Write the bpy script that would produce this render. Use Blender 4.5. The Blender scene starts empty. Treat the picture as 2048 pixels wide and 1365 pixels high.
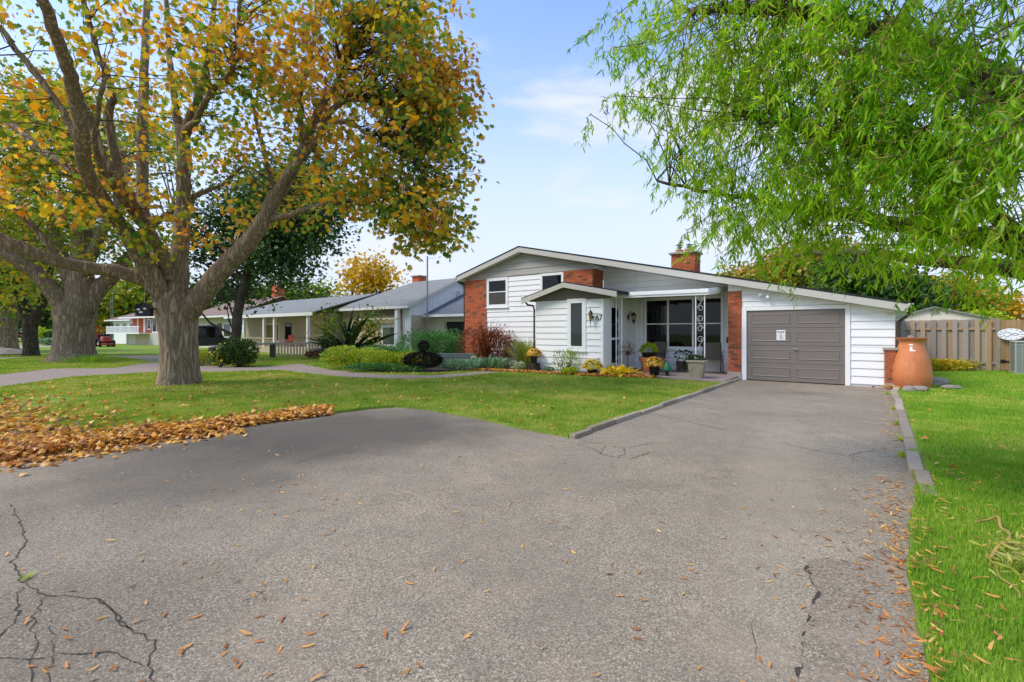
import bpy, bmesh, math, random
import numpy as np
from mathutils import Vector, Matrix

SC = bpy.context.scene
COL = SC.collection
RNG = np.random.default_rng(7)
random.seed(7)
R = math.radians

# ------------------------------------------------------------------ camera
EYE = 1.48
cam_data = bpy.data.cameras.new('camera')
cam = bpy.data.objects.new('camera', cam_data)
COL.objects.link(cam)
cam.location = (0, 0, EYE)
cam.rotation_euler = (R(90), 0, 0)
cam_data.sensor_width = 36
cam_data.lens = 957.0 / 2048 * 36
cam_data.shift_y = -18.5 / 2048
cam_data.clip_start = 0.05
cam_data.clip_end = 3000
SC.camera = cam

# ------------------------------------------------------------------ sky
SUN_EL, SUN_AZ = 50.0, 256.0            # azimuth clockwise from +Y (behind the camera, a little to its left)
world = bpy.data.worlds.new('World')
SC.world = world
world.use_nodes = True
wn, wl = world.node_tree.nodes, world.node_tree.links
wn.clear()
w_out = wn.new('ShaderNodeOutputWorld')
w_bg = wn.new('ShaderNodeBackground')
w_bg.inputs['Strength'].default_value = 0.1
sky = wn.new('ShaderNodeTexSky')
sky.sky_type = 'NISHITA'
sky.sun_disc = False
sky.sun_elevation = R(SUN_EL)
sky.sun_rotation = R(SUN_AZ)
sky.altitude = 100
sky.air_density = 1.0
sky.dust_density = 1.0
sky.ozone_density = 2.0
tc = wn.new('ShaderNodeTexCoord')
sep = wn.new('ShaderNodeSeparateXYZ')
wl.new(tc.outputs['Generated'], sep.inputs[0])
mp = wn.new('ShaderNodeMapping')
mp.inputs['Scale'].default_value = (1.0, 1.3, 3.2)
mp.inputs['Location'].default_value = (0.35, 0.1, 0.2)
wl.new(tc.outputs['Generated'], mp.inputs[0])
nz = wn.new('ShaderNodeTexNoise')
nz.inputs['Scale'].default_value = 2.1
nz.inputs['Detail'].default_value = 9
nz.inputs['Roughness'].default_value = 0.52
nz.inputs['Distortion'].default_value = 0.25
wl.new(mp.outputs[0], nz.inputs['Vector'])
cr = wn.new('ShaderNodeMapRange')
cr.interpolation_type = 'SMOOTHSTEP'
cr.inputs['From Min'].default_value = 0.50
cr.inputs['From Max'].default_value = 0.66
cr.inputs['To Max'].default_value = 0.85
wl.new(nz.outputs['Fac'], cr.inputs['Value'])
hz = wn.new('ShaderNodeMapRange')       # pale veil low in the sky, all the way round
hz.interpolation_type = 'SMOOTHSTEP'
hz.inputs['From Min'].default_value = 0.62
hz.inputs['From Max'].default_value = 0.08
hz.inputs['To Min'].default_value = 0.0
hz.inputs['To Max'].default_value = 0.94
wl.new(sep.outputs['Z'], hz.inputs['Value'])
blue = wn.new('ShaderNodeMixRGB')
blue.blend_type = 'MULTIPLY'
blue.inputs['Fac'].default_value = 1
blue.inputs['Color2'].default_value = (1.55, 1.62, 1.84, 1)
wl.new(sky.outputs[0], blue.inputs['Color1'])
mx1 = wn.new('ShaderNodeMixRGB')
mx1.inputs['Color2'].default_value = (4.05, 4.45, 5.25, 1)
wl.new(hz.outputs[0], mx1.inputs['Fac'])
wl.new(blue.outputs[0], mx1.inputs['Color1'])
mx2 = wn.new('ShaderNodeMixRGB')
mx2.inputs['Color2'].default_value = (4.6, 4.75, 5.35, 1)
wl.new(cr.outputs[0], mx2.inputs['Fac'])
wl.new(mx1.outputs[0], mx2.inputs['Color1'])
wl.new(mx2.outputs[0], w_bg.inputs['Color'])
wl.new(w_bg.outputs[0], w_out.inputs['Surface'])

# ------------------------------------------------------------------ sun
sun_data = bpy.data.lights.new('sun', 'SUN')
sun_data.energy = 1.5
sun_data.angle = R(20)
sun_data.color = (1.0, 0.92, 0.80)
sun = bpy.data.objects.new('sun', sun_data)
COL.objects.link(sun)
sd = Vector((math.sin(R(SUN_AZ)) * math.cos(R(SUN_EL)), math.cos(R(SUN_AZ)) * math.cos(R(SUN_EL)), math.sin(R(SUN_EL))))
sun.rotation_euler = (-sd).to_track_quat('-Z', 'Y').to_euler()
sun.location = (0, -10, 30)

vs = SC.view_settings
vs.view_transform = 'Standard'
vs.look = 'None'
vs.exposure = 1.0
vs.gamma = 1.0
vs.use_curve_mapping = False
SC.cycles.max_bounces = 6
SC.cycles.diffuse_bounces = 4
SC.cycles.transmission_bounces = 4
SC.cycles.sample_clamp_indirect = 6

# ------------------------------------------------------------------ frames of reference
F, HZ = 957.0, 664.0
AX, AY = 7.136, 14.75
_u = np.array([.795, -.607]); _u /= np.linalg.norm(_u)
_v = np.array([-_u[1], _u[0]])
HROT = math.atan2(_u[1], _u[0])


def W(s, t, z=0.0):
    """House frame (along the front, away from the street, up) to the world."""
    return Vector((AX + s * _u[0] + t * _v[0], AY + s * _u[1] + t * _v[1], z))


def ST(x, y):
    p = np.stack([np.asarray(x) - AX, np.asarray(y) - AY], -1)
    return p @ _u, p @ _v


def P(px, py, d):
    """The point that lies d metres ahead along a sight line."""
    return Vector(((px - 1024) / F * d, d, EYE - (py - HZ) / F * d))


def G(px, py, h=0.0):
    d = F * (EYE - h) / (py - HZ)
    return Vector(((px - 1024) / F * d, d, h))


def lin(c):
    if isinstance(c, str):
        c = [int(c[i:i + 2], 16) / 255 for i in (0, 2, 4)]
    return tuple((x / 12.92 if x <= .04045 else ((x + .055) / 1.055) ** 2.4) for x in c)


# ------------------------------------------------------------------ materials
class NT:
    def __init__(self, name):
        self.m = bpy.data.materials.new(name)
        self.m.use_nodes = True
        self.t = self.m.node_tree
        self.t.nodes.clear()
        self.out = self.n('ShaderNodeOutputMaterial')

    def n(self, typ, **kw):
        nd = self.t.nodes.new(typ)
        for k, v in kw.items():
            if k.startswith('i_'):
                key = k[2:].replace('_', ' ')
                nd.inputs[key].default_value = v
            else:
                setattr(nd, k, v)
        return nd

    def l(self, a, b):
        self.t.links.new(a, b)

    def coord(self, kind='Object', scale=(1, 1, 1), loc=(0, 0, 0), rot=(0, 0, 0)):
        c = self.n('ShaderNodeTexCoord')
        mpn = self.n('ShaderNodeMapping')
        mpn.inputs['Scale'].default_value = scale
        mpn.inputs['Location'].default_value = loc
        mpn.inputs['Rotation'].default_value = rot
        self.l(c.outputs[kind], mpn.inputs[0])
        return mpn.outputs[0]

    def noise(self, vec, scale, detail=4, rough=.55, dist=0.0):
        nd = self.n('ShaderNodeTexNoise')
        nd.inputs['Scale'].default_value = scale
        nd.inputs['Detail'].default_value = detail
        nd.inputs['Roughness'].default_value = rough
        nd.inputs['Distortion'].default_value = dist
        self.l(vec, nd.inputs['Vector'])
        return nd.outputs['Fac']

    def ramp(self, fac, stops, interp='LINEAR'):
        nd = self.n('ShaderNodeValToRGB')
        nd.color_ramp.interpolation = interp
        el = nd.color_ramp.elements
        while len(el) < len(stops):
            el.new(0.5)
        for e, (p, c) in zip(el, stops):
            e.position = p
            e.color = (*lin(c), 1) if not (isinstance(c, tuple) and len(c) == 4) else c
        self.l(fac, nd.inputs[0])
        return nd.outputs[0]

    def mix(self, fac, a, b, mode='MIX'):
        nd = self.n('ShaderNodeMixRGB', blend_type=mode)
        for key, v in (('Fac', fac), ('Color1', a), ('Color2', b)):
            if isinstance(v, (int, float)):
                nd.inputs[key].default_value = v if key == 'Fac' else (v, v, v, 1)
            elif isinstance(v, str):
                nd.inputs[key].default_value = (*lin(v), 1)
            elif isinstance(v, tuple):
                nd.inputs[key].default_value = v
            else:
                self.l(v, nd.inputs[key])
        return nd.outputs[0]

    def mrange(self, val, a, b, c=0.0, d=1.0, smooth=False):
        nd = self.n('ShaderNodeMapRange')
        if smooth:
            nd.interpolation_type = 'SMOOTHSTEP'
        for k, v in (('From Min', a), ('From Max', b), ('To Min', c), ('To Max', d)):
            nd.inputs[k].default_value = v
        self.l(val, nd.inputs['Value'])
        return nd.outputs[0]

    def math(self, op, a, b=0.0):
        nd = self.n('ShaderNodeMath', operation=op)
        for i, v in enumerate((a, b)):
            if isinstance(v, (int, float)):
                nd.inputs[i].default_value = v
            else:
                self.l(v, nd.inputs[i])
        return nd.outputs[0]

    def bump(self, h, strength=.4, dist=.01):
        nd = self.n('ShaderNodeBump')
        nd.inputs['Strength'].default_value = strength
        nd.inputs['Distance'].default_value = dist
        self.l(h, nd.inputs['Height'])
        return nd.outputs[0]

    def bsdf(self, color, rough=.6, normal=None, metal=0.0, spec=.5):
        b = self.n('ShaderNodeBsdfPrincipled')
        b.inputs['Roughness'].default_value = rough if isinstance(rough, (int, float)) else .5
        if not isinstance(rough, (int, float)):
            self.l(rough, b.inputs['Roughness'])
        b.inputs['Metallic'].default_value = metal
        b.inputs['Specular IOR Level'].default_value = spec
        if isinstance(color, str):
            b.inputs['Base Color'].default_value = (*lin(color), 1)
        else:
            self.l(color, b.inputs['Base Color'])
        if normal is not None:
            self.l(normal, b.inputs['Normal'])
        return b.outputs[0]

    def done(self, sh):
        self.l(sh, self.out.inputs['Surface'])
        return self.m


def paint(name, c, rough=.5, wear=.12, scale=3.0, grain=None, spec=.4, metal=0.0):
    """Painted or plain surface with slight soiling and an uneven sheen."""
    t = NT(name)
    v = t.coord('Object')
    n1 = t.noise(v, scale, 6, .6)
    n2 = t.noise(v, scale * 14, 3, .6)
    col = t.mix(t.mrange(n1, .35, .75, 0, wear), c, tuple([*(x * .45 for x in lin(c)), 1]))
    col = t.mix(t.mrange(n2, .3, .7, 0, wear * .6), col, tuple([*(min(1, x * 1.25) for x in lin(c)), 1]))
    bm_ = t.bump(n2, .12, .004)
    return t.done(t.bsdf(col, t.mrange(n1, .3, .7, rough - .08, rough + .1), bm_, metal, spec))


def tinted(name, stops, rough=.75, grain=(1, 1, 1), gscale=30, gstr=.3, spec=.3, bump=.3):
    """One tone for each object (bricks, boards), with grain."""
    t = NT(name)
    oi = t.n('ShaderNodeObjectInfo')
    v = t.coord('Object', grain)
    base = t.ramp(oi.outputs['Random'], stops)
    n1 = t.noise(v, gscale, 5, .6)
    dark = t.mix(1.0, base, .55, 'MULTIPLY')
    col = t.mix(t.mrange(n1, .35, .7, 0, gstr), base, dark)
    return t.done(t.bsdf(col, rough, t.bump(n1, bump, .004), 0, spec))


def leafmat(name, stops, trans=.4, obj=False, rough=.5, patch=0.0, spec=.3):
    t = NT(name)
    if obj:
        rnd = t.n('ShaderNodeObjectInfo').outputs['Random']
    else:
        rnd = t.n('ShaderNodeNewGeometry').outputs['Random Per Island']
    if patch:
        gp = t.n('ShaderNodeNewGeometry').outputs['Position']
        pn = t.noise(gp, .55, 3, .6)
        pn2 = t.noise(gp, 2.6, 2, .5)
        pn = t.math('ADD', t.mrange(pn, .3, .7, -patch, patch), t.mrange(pn2, .3, .7, -patch * .6, patch * .6))
        rnd = t.math('ADD', t.mrange(rnd, 0, 1, patch * .45, 1 - patch * .45), pn)
    col = t.ramp(rnd, stops)
    b = t.bsdf(col, rough, None, 0, spec)
    tr = t.n('ShaderNodeBsdfTranslucent')
    tcol = t.mix(1.0, col, (1.25, 1.2, .7, 1), 'MULTIPLY')
    t.l(tcol, tr.inputs['Color'])
    ms = t.n('ShaderNodeMixShader')
    ms.inputs[0].default_value = trans
    t.l(b, ms.inputs[1])
    t.l(tr.outputs[0], ms.inputs[2])
    return t.done(ms.outputs[0])


M = {}
M['white'] = paint('white_siding_paint', 'ebebe8', .5, .10, 1.3)
M['white_trim'] = paint('white_trim_paint', 'e9e9e6', .42, .06, 2)
M['greige'] = paint('greige_fascia_paint', 'bdb9ae', .5, .10, 1.6)
M['greige_siding'] = paint('greige_gable_paint', 'a6a299', .55, .10, 1.4)
M['taupe'] = paint('shaded_taupe_paint', '6b645a', .6, .1, 1.5)  # taupe with the shadow under the entry fascia mixed into the colour
M['door_taupe'] = paint('garage_door_paint', '776f67', .42, .07, 1.2)
M['mortar'] = paint('mortar', 'b3a090', .9, .3, 8)
M['brick'] = tinted('red_brick', [(0, '6a4a3a'), (.1, '80523c'), (.17, 'ac5a38'), (.6, 'b86038'), (.85, 'c46c46'), (1, 'b0644a')], .85, (1, 1, 1), 22, .35)
M['concrete'] = paint('concrete', 'a39a8c', .9, .4, 5)
M['clay'] = paint('flue_clay', 'b0603a', .8, .2, 6)
M['steel'] = paint('dull_steel', '8e9296', .4, .2, 6, metal=.7)
M['black_metal'] = paint('black_metal', '1d1b1a', .45, .2, 8)
M['dark_brown'] = paint('dark_bronze_metal', '2a231e', .45, .2, 10)
M['gutter'] = paint('grey_downspout_paint', '4a4743', .4, .15, 4)
M['sling'] = paint('brown_sling_fabric', '6f6256', .8, .2, 14)
M['terracotta'] = paint('terracotta', 'bb6f4c', .75, .22, 3.5)
M['stone_pot'] = paint('cast_stone', 'a99b82', .85, .35, 6)
M['black_plastic'] = paint('black_plastic', '161616', .4, .15, 9)
M['soil'] = paint('garden_soil', '3b2d22', .95, .5, 9)
M['bark_chip'] = paint('bark_mulch_path', '938477', .95, .55, 7)
M['lantern_glass'] = paint('amber_lantern_glass', '8a7440', .25, .2, 6)
M['sage'] = paint('grey_green_timber', '5d6a68', .8, .4, 7)
M['cream'] = paint('cream_wall', 'cfc6ae', .7, .15, 1.2)
M['beige'] = paint('beige_wall', 'b8a88f', .7, .15, 1.2)
M['shed_wall'] = paint('pale_shed_wall', 'd8cdb9', .7, .12, 1.5)
M['red_paint'] = paint('red_machine_paint', 'a8403a', .4, .2, 3)
M['tyre'] = paint('rubber', '1a1a1a', .8, .2, 8)
M['blue_paint'] = paint('blue_car_paint', '27507c', .3, .1, 3)
M['dark_paint'] = paint('dark_car_paint', '23282c', .25, .1, 3)
M['curtain'] = paint('olive_curtain', 'a2966a', .8, .3, 5)
M['pale_green_paint'] = paint('green_shutter_paint', '33452c', .6, .2, 4)
M['ac'] = paint('ac_casing_paint', '9aa08f', .45, .12, 4)
M['green_glaze'] = paint('green_glaze', '2e7a52', .2, .3, 14)
M['pink'] = paint('pink_petal', 'd08ac0', .6, .1, 9)
M['rock'] = paint('grey_rock', '8d8579', .9, .45, 6)
M['orange_plastic'] = None


def _terracotta_barrel():
    t = NT('orange_barrel_plastic')
    v = t.coord('Object')
    n1 = t.noise(v, 2.2, 6, .6)
    n2 = t.noise(v, 60, 3, .6)
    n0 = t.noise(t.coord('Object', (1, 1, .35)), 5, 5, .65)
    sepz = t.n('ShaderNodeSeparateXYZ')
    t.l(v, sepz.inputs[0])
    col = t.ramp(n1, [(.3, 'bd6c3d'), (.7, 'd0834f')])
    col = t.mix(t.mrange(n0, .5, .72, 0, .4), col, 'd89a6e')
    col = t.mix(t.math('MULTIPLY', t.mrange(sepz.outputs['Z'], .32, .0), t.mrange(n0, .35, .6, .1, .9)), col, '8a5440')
    col = t.mix(t.mrange(n2, .45, .75, 0, .25), col, 'b2673c')
    return t.done(t.bsdf(col, .55, t.bump(n2, .1, .003), 0, .4))


M['orange_plastic'] = _terracotta_barrel()


def _glass(name, base, rough=.03):
    t = NT(name)
    v = t.coord('Object')
    n1 = t.noise(v, 1.3, 2, .5)
    return t.done(t.bsdf(base, rough, t.bump(n1, .05, .02), 0, .32))


M['glass'] = _glass('dark_window_glass', '101214')
M['glass_mid'] = _glass('grey_reflection_glass', '39413f')  # pale grey-green reflection in the entry window, put into the base colour
M['glass_light'] = _glass('pale_window_glass', '4d5652')


def _shingle(name, a, b, c):
    t = NT(name)
    v = t.coord('Object')
    br = t.n('ShaderNodeTexBrick')
    br.offset = .5
    br.inputs['Color1'].default_value = (*lin(a), 1)
    br.inputs['Color2'].default_value = (*lin(b), 1)
    br.inputs['Mortar'].default_value = (*lin(c), 1)
    br.inputs['Scale'].default_value = 1.0
    br.inputs['Mortar Size'].default_value = .012
    br.inputs['Brick Width'].default_value = .32
    br.inputs['Row Height'].default_value = .14
    t.l(v, br.inputs['Vector'])
    n1 = t.noise(v, 6, 6, .7)
    col = t.mix(t.mrange(n1, .3, .7, 0, .45), br.outputs['Color'], c)
    n2 = t.noise(v, 90, 2, .6)
    return t.done(t.bsdf(col, .9, t.bump(n2, .4, .01), 0, .2))


M['shingle_dark'] = _shingle('charcoal_shingles', '2c2f33', '35383c', '1d2023')
M['shingle_grey'] = _shingle('grey_shingles', '858783', '94958f', '6a6d6b')
M['shingle_blue'] = _shingle('slate_grey_shingles', '686d72', '767b80', '53585e')
M['shingle_brown'] = _shingle('brown_shingles', '8a7468', '957e70', '70605a')


def _asphalt():
    t = NT('weathered_asphalt')
    g = t.n('ShaderNodeNewGeometry').outputs['Position']
    vo = t.n('ShaderNodeTexVoronoi')
    vo.inputs['Scale'].default_value = 108
    t.l(g, vo.inputs['Vector'])
    vo2 = t.n('ShaderNodeTexVoronoi')
    vo2.inputs['Scale'].default_value = 260
    t.l(g, vo2.inputs['Vector'])
    sepc = t.n('ShaderNodeSeparateColor')
    t.l(vo.outputs['Color'], sepc.inputs[0])
    sepd = t.n('ShaderNodeSeparateColor')
    t.l(vo2.outputs['Color'], sepd.inputs[0])
    stone = t.ramp(sepc.outputs[0], [(0, '6c665e'), (.3, '8d867b'), (.7, 'a39b8f'), (.9, 'c0b8ab'), (1, 'e2dccf')])
    fine = t.ramp(sepd.outputs[1], [(0, '5a554e'), (.5, '8f887d'), (1, 'c8c0b3')])
    col = t.mix(.42, stone, fine)
    gap = t.mrange(vo.outputs['Distance'], .45, .8, 0, .75)
    col = t.mix(gap, col, '4e4a44')
    big = t.noise(g, .55, 5, .6)
    col = t.mix(t.mrange(big, .35, .7, 0, .7), col, '77716a')
    mid = t.noise(g, 3.2, 5, .65)
    col = t.mix(t.mrange(mid, .48, .74, 0, .42), col, '6a645d')
    tan = t.noise(g, 1.4, 4, .6)
    col = t.mix(t.mrange(tan, .52, .72, 0, .3), col, 'ab9c8a')

    def blob(x, y, rx, ry, rot, fac, c, soft=.6):
        nonlocal col
        mp_ = t.n('ShaderNodeMapping')
        mp_.vector_type = 'TEXTURE'
        mp_.inputs['Location'].default_value = (x, y, 0)
        mp_.inputs['Rotation'].default_value = (0, 0, rot)
        mp_.inputs['Scale'].default_value = (rx, ry, 1)
        t.l(g, mp_.inputs[0])
        ln = t.n('ShaderNodeVectorMath', operation='LENGTH')
        t.l(mp_.outputs[0], ln.inputs[0])
        wob = t.math('ADD', ln.outputs['Value'], t.mrange(t.noise(g, 1.6, 5, .6), 0, 1, -.45, .45))
        col = t.mix(t.mrange(wob, 1 - soft, 1 + soft * .3, fac, 0, True), col, c)
    blob(-2.3, 2.4, 1.0, .9, .2, .38, '4f4b45')
    blob(2.9, 5.2, 4.5, .42, 1.05, .26, 'a09a90')
    blob(4.3, 4.9, 4.5, .4, 1.05, .22, '7c766d')
    blob(1.2, 6.2, 3.5, .45, 1.0, .22, '7a746c')
    blob(-2.5, 7.2, 2.7, 2.1, .1, .8, '4a4947')         # broad darker area beside the lawn
    blob(-3.5, 5.3, 1.6, 2.0, .4, .6, '4a4946')
    blob(7.0, 11.6, 1.0, .7, -.6, .42, '454243', 1.2)          # oil marks before the garage
    blob(8.6, 10.6, .7, .35, -.6, .3, '4a4644', 1.3)
    blob(4.6, 8.6, .6, .35, -.4, .3, '4a4745', 1.3)
    blob(9.2, 11.9, 1.0, .22, -.65, .32, '4b4440', 1.3)
    blob(1.2, 4.6, .5, .25, .2, .2, '55504b')
    col = t.mix(1.0, col, (1.12, 1.035, .865, 1), 'MULTIPLY')
    h = t.mix(.35, sepc.outputs[0], vo2.outputs['Distance'])
    return t.done(t.bsdf(col, .88, t.bump(h, .55, .006), 0, .3))


M['asphalt'] = _asphalt()


def _asphalt_patch():
    t = NT('asphalt_patch')
    g = t.n('ShaderNodeNewGeometry').outputs['Position']
    vo = t.n('ShaderNodeTexVoronoi')
    vo.inputs['Scale'].default_value = 120
    t.l(g, vo.inputs['Vector'])
    sepc = t.n('ShaderNodeSeparateColor')
    t.l(vo.outputs['Color'], sepc.inputs[0])
    stone = t.ramp(sepc.outputs[0], [(0, '5e5446'), (.35, '7c705f'), (.8, '8e826f'), (1, 'b0a48e')])
    big = t.noise(g, 2.4, 5, .6)
    col = t.mix(t.mrange(big, .4, .7, 0, .6), stone, '9c8d7b')
    return t.done(t.bsdf(col, .9, t.bump(sepc.outputs[0], .5, .006), 0, .3))


M['asphalt_patch'] = _asphalt_patch()
M['crack'] = paint('crack_dirt', '443d35', .95, .4, 20)


def _lawn():
    t = NT('lawn_turf')
    g = t.n('ShaderNodeNewGeometry').outputs['Position']
    n1 = t.noise(g, .8, 5, .6)
    n2 = t.noise(g, 26, 4, .7)
    n3 = t.noise(g, 4.5, 4, .6)
    col = t.ramp(n1, [(.3, '6c8c2c'), (.5, '809a36'), (.7, '9ca24a')])
    col = t.mix(t.mrange(n3, .5, .75, 0, .4), col, '98904e')
    col = t.mix(t.mrange(n2, .35, .65, 0, .5), col, '486422')
    return t.done(t.bsdf(col, .95, t.bump(n2, .7, .03), 0, .15))


M['lawn'] = _lawn()


def _bark(name, a, b, c):
    t = NT(name)
    v = t.coord('Object', (1, 1, .11))
    n0 = t.noise(t.coord('Object'), 1.1, 4, .6)
    r1 = t.math('ABSOLUTE', t.math('SUBTRACT', t.noise(v, 11, 4, .6, .6), .5))
    r2 = t.math('ABSOLUTE', t.math('SUBTRACT', t.noise(t.coord('Object', (1, 1, .2)), 26, 4, .65, .4), .5))
    n1 = t.noise(v, 60, 4, .7)
    h = t.math('ADD', t.mrange(r1, 0, .16, 0, .62, True), t.math('ADD', t.mrange(r2, 0, .2, 0, .28), t.math('MULTIPLY', n1, .2)))
    col = t.ramp(h, [(.12, c), (.5, b), (.98, a)])
    col = t.mix(t.mrange(n0, .48, .7, 0, .35), col, '74735a')
    return t.done(t.bsdf(col, .92, t.bump(h, .8, .045), 0, .2))


M['bark'] = _bark('maple_bark', 'bda68a', 'a08b72', '6b5b48')
M['bark_far'] = _bark('dark_bark', '716655', '5a5042', '3a322a')
M['bark_willow'] = paint('willow_bark', '4e4132', .9, .4, 9)
M['twig_gold'] = paint('golden_willow_twig', 'a58a4c', .7, .3, 12)
M['stump'] = _bark('stump_bark', '5f5044', '4d4036', '2e261f')

MAPLE = [(0, '48702c'), (.2, '688e36'), (.38, '93a63c'), (.52, 'c0b43a'), (.63, 'e6be36'), (.74, 'f0b432'), (.85, 'e09a36'), (.93, 'c48850'), (1, '946440')]
M['maple'] = leafmat('maple_leaf', MAPLE, .55, patch=.34)
M['maple_obj'] = leafmat('maple_leaf_single', [(0, '556a1e'), (.2, '8a9a28'), (.4, 'd9a51c'), (.7, 'e5a71f'), (.9, 'd5851f'), (1, 'a8642a')], .45, obj=True)
M['maple_green'] = leafmat('green_maple_leaf', [(0, '365220'), (.4, '527528'), (.7, '7c962c'), (.9, 'b4ae2a'), (1, 'd6a828')], .4, patch=.2)
M['maple_yg'] = leafmat('yellow_green_maple_leaf', [(0, '4c6c26'), (.35, '70922a'), (.6, 'a0aa2c'), (.8, 'ccb22c'), (1, 'dca42c')], .45, patch=.25)
M['dark_green'] = leafmat('dark_green_leaf', [(0, '2a4622'), (.5, '3e602a'), (.85, '5a7a36'), (1, '7c923a')], .3, patch=.2)
M['orange_green'] = leafmat('orange_and_green_leaf', [(0, '55702e'), (.3, '7c8c34'), (.55, 'a8a03c'), (.8, 'c8a040'), (1, 'd0904a')], .35, patch=.3)
M['yellow'] = leafmat('yellow_leaf', [(0, '8a8420'), (.4, 'c8a11e'), (1, 'e8b41e')], .45, patch=.2)
M['willow'] = leafmat('willow_leaf', [(0, '4e8414'), (.3, '82b81e'), (.62, 'aed42c'), (.84, 'c8de4c'), (.94, 'e0d84a'), (1, 'c8a848')], .6, patch=.25, rough=.55, spec=.15)
M['willow_obj'] = leafmat('willow_leaf_single', [(0, '6a9c26'), (.4, '82b02e'), (.75, 'a0bc58'), (1, 'b4c484')], .45, obj=True, rough=.4)
M['willow_pale'] = leafmat('cut_willow_leaf', [(0, '8c9a3a'), (.5, 'b0b552'), (1, 'c6c072')], .4)
M['grass'] = leafmat('grass_blade', [(0, '629026'), (.35, '80ac30'), (.7, '9aba3e'), (.9, 'b8be54'), (1, 'd0c47e')], .35, patch=.32, rough=.6, spec=.2)
M['grass_dry'] = leafmat('dry_grass_blade', [(0, '6c8e2c'), (.35, '8eac3a'), (.65, 'aab648'), (.85, 'c2bc64'), (1, 'd2be86')], .35, patch=.34, rough=.6, spec=.2)
M['litter'] = leafmat('fallen_leaf_litter', [(0, '5e4230'), (.18, '946038'), (.42, 'c88838'), (.65, 'e0a440'), (.82, 'e8bc74'), (1, 'ecb41c')], .2, patch=.18)
M['litter_obj'] = leafmat('fallen_leaf', [(0, '8a5830'), (.3, 'b87038'), (.7, 'd08c48'), (1, 'dca860')], .15, obj=True)
M['burgundy'] = leafmat('burgundy_leaf', [(0, '52241c'), (.45, '7c3826'), (.8, '96502c'), (1, 'a07038')], .3)
M['juniper'] = leafmat('juniper_spray', [(0, '36642e'), (.6, '4a8238'), (1, '6a9c48')], .2, patch=.1)
M['chartreuse'] = leafmat('yellow_green_shrub_leaf', [(0, '668e26'), (.4, '90ac2c'), (.75, 'b8bc34'), (1, 'cbb040')], .35, patch=.25)
M['bluegreen'] = leafmat('blue_green_leaf', [(0, '4c7452'), (.5, '6c946e'), (1, '9cb694')], .25)
M['lime'] = leafmat('lime_leaf', [(0, '86a31c'), (.6, 'a9bd24'), (1, 'c4cc3a')], .35)
M['shrub'] = leafmat('shrub_leaf', [(0, '223a18'), (.6, '365222'), (1, '5a7230')], .3)
M['silver'] = leafmat('silvery_leaf', [(0, '8a9a78'), (.6, 'aab694'), (1, 'c8cdb0')], .25)
M['ornamental'] = leafmat('ornamental_grass_blade', [(0, '6a8a2c'), (.6, '8c9c3a'), (1, 'b0a050')], .35)
M['hosta'] = leafmat('yellow_hosta_leaf', [(0, 'b8b434'), (.3, 'f0cc28'), (.85, 'f6d434'), (1, '9aa838')], .4, obj=True)
M['mum_gold'] = leafmat('gold_chrysanthemum', [(0, 'c8842c'), (.3, 'e8b030'), (.8, 'f2c84a'), (1, 'f6e08c')], .3)
M['mum_yellow'] = leafmat('yellow_chrysanthemum', [(0, 'e8c418'), (.5, 'fadc1c'), (1, 'fce838')], .35)
M['yellow_flower'] = leafmat('pale_yellow_flower', [(0, 'c8b830'), (1, 'e4d860')], .3)
M['groundcover'] = leafmat('yellow_groundcover_leaf', [(0, '6a8a20'), (.35, '9aa020'), (.7, 'd0a820'), (1, 'dcae2a')], .35)
M['berry'] = leafmat('pale_berry', [(0, '7a6050'), (.5, 'b8a890'), (1, 'd8cdbc')], .1)
M['topiary'] = leafmat('near_black_leaf', [(0, '140f10'), (.6, '241a18'), (1, '2e2a1c')], .1)
M['palm'] = leafmat('dark_frond', [(0, '1e2c16'), (.6, '2e4220'), (1, '465a28')], .2)
M['board'] = tinted('weathered_fence_board', [(0, '8c8274'), (.25, 'a8998a'), (.5, '9a9088'), (.75, 'b09a7c'), (1, 'a88a66')], .9, (9, 9, .7), 9, .5)
M['gate_board'] = tinted('brown_gate_board', [(0, '9a7c58'), (.5, 'b08e66'), (1, '8e7254')], .9, (9, 9, .7), 9, .5)
M['kerb'] = tinted('concrete_kerb', [(0, '8f8370'), (.5, 'a0937e'), (1, 'b0a38c')], .92, (1, 1, 1), 12, .5)
M['rail_wood'] = paint('pale_weathered_rail', 'b5ad95', .85, .35, 5)
M['post_wood'] = paint('dark_weathered_post', '4f483e', .9, .4, 5)


# ------------------------------------------------------------------ object helpers
def tag(o, label=None, cat=None, group=None, kind=None):
    for k, v in (('label', label), ('category', cat), ('group', group), ('kind', kind)):
        if v:
            o[k] = v
    return o


def empty(name, loc, rz=0.0, label=None, cat=None, group=None):
    o = bpy.data.objects.new(name, None)
    o.empty_display_size = .2
    o.location = loc
    o.rotation_euler = (0, 0, rz)
    COL.objects.link(o)
    return tag(o, label, cat, group)


def link(name, me, parent=None, loc=None, rot=None, scale=None):
    o = bpy.data.objects.new(name, me)
    if loc is not None:
        o.location = loc
    if rot is not None:
        o.rotation_euler = rot
    if scale is not None:
        o.scale = scale
    o.parent = parent
    COL.objects.link(o)
    return o


def copy_tree(o, parent=None):
    c = o.copy()
    COL.objects.link(c)
    c.parent = parent
    for ch in list(o.children):
        copy_tree(ch, c)
    return c


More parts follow.
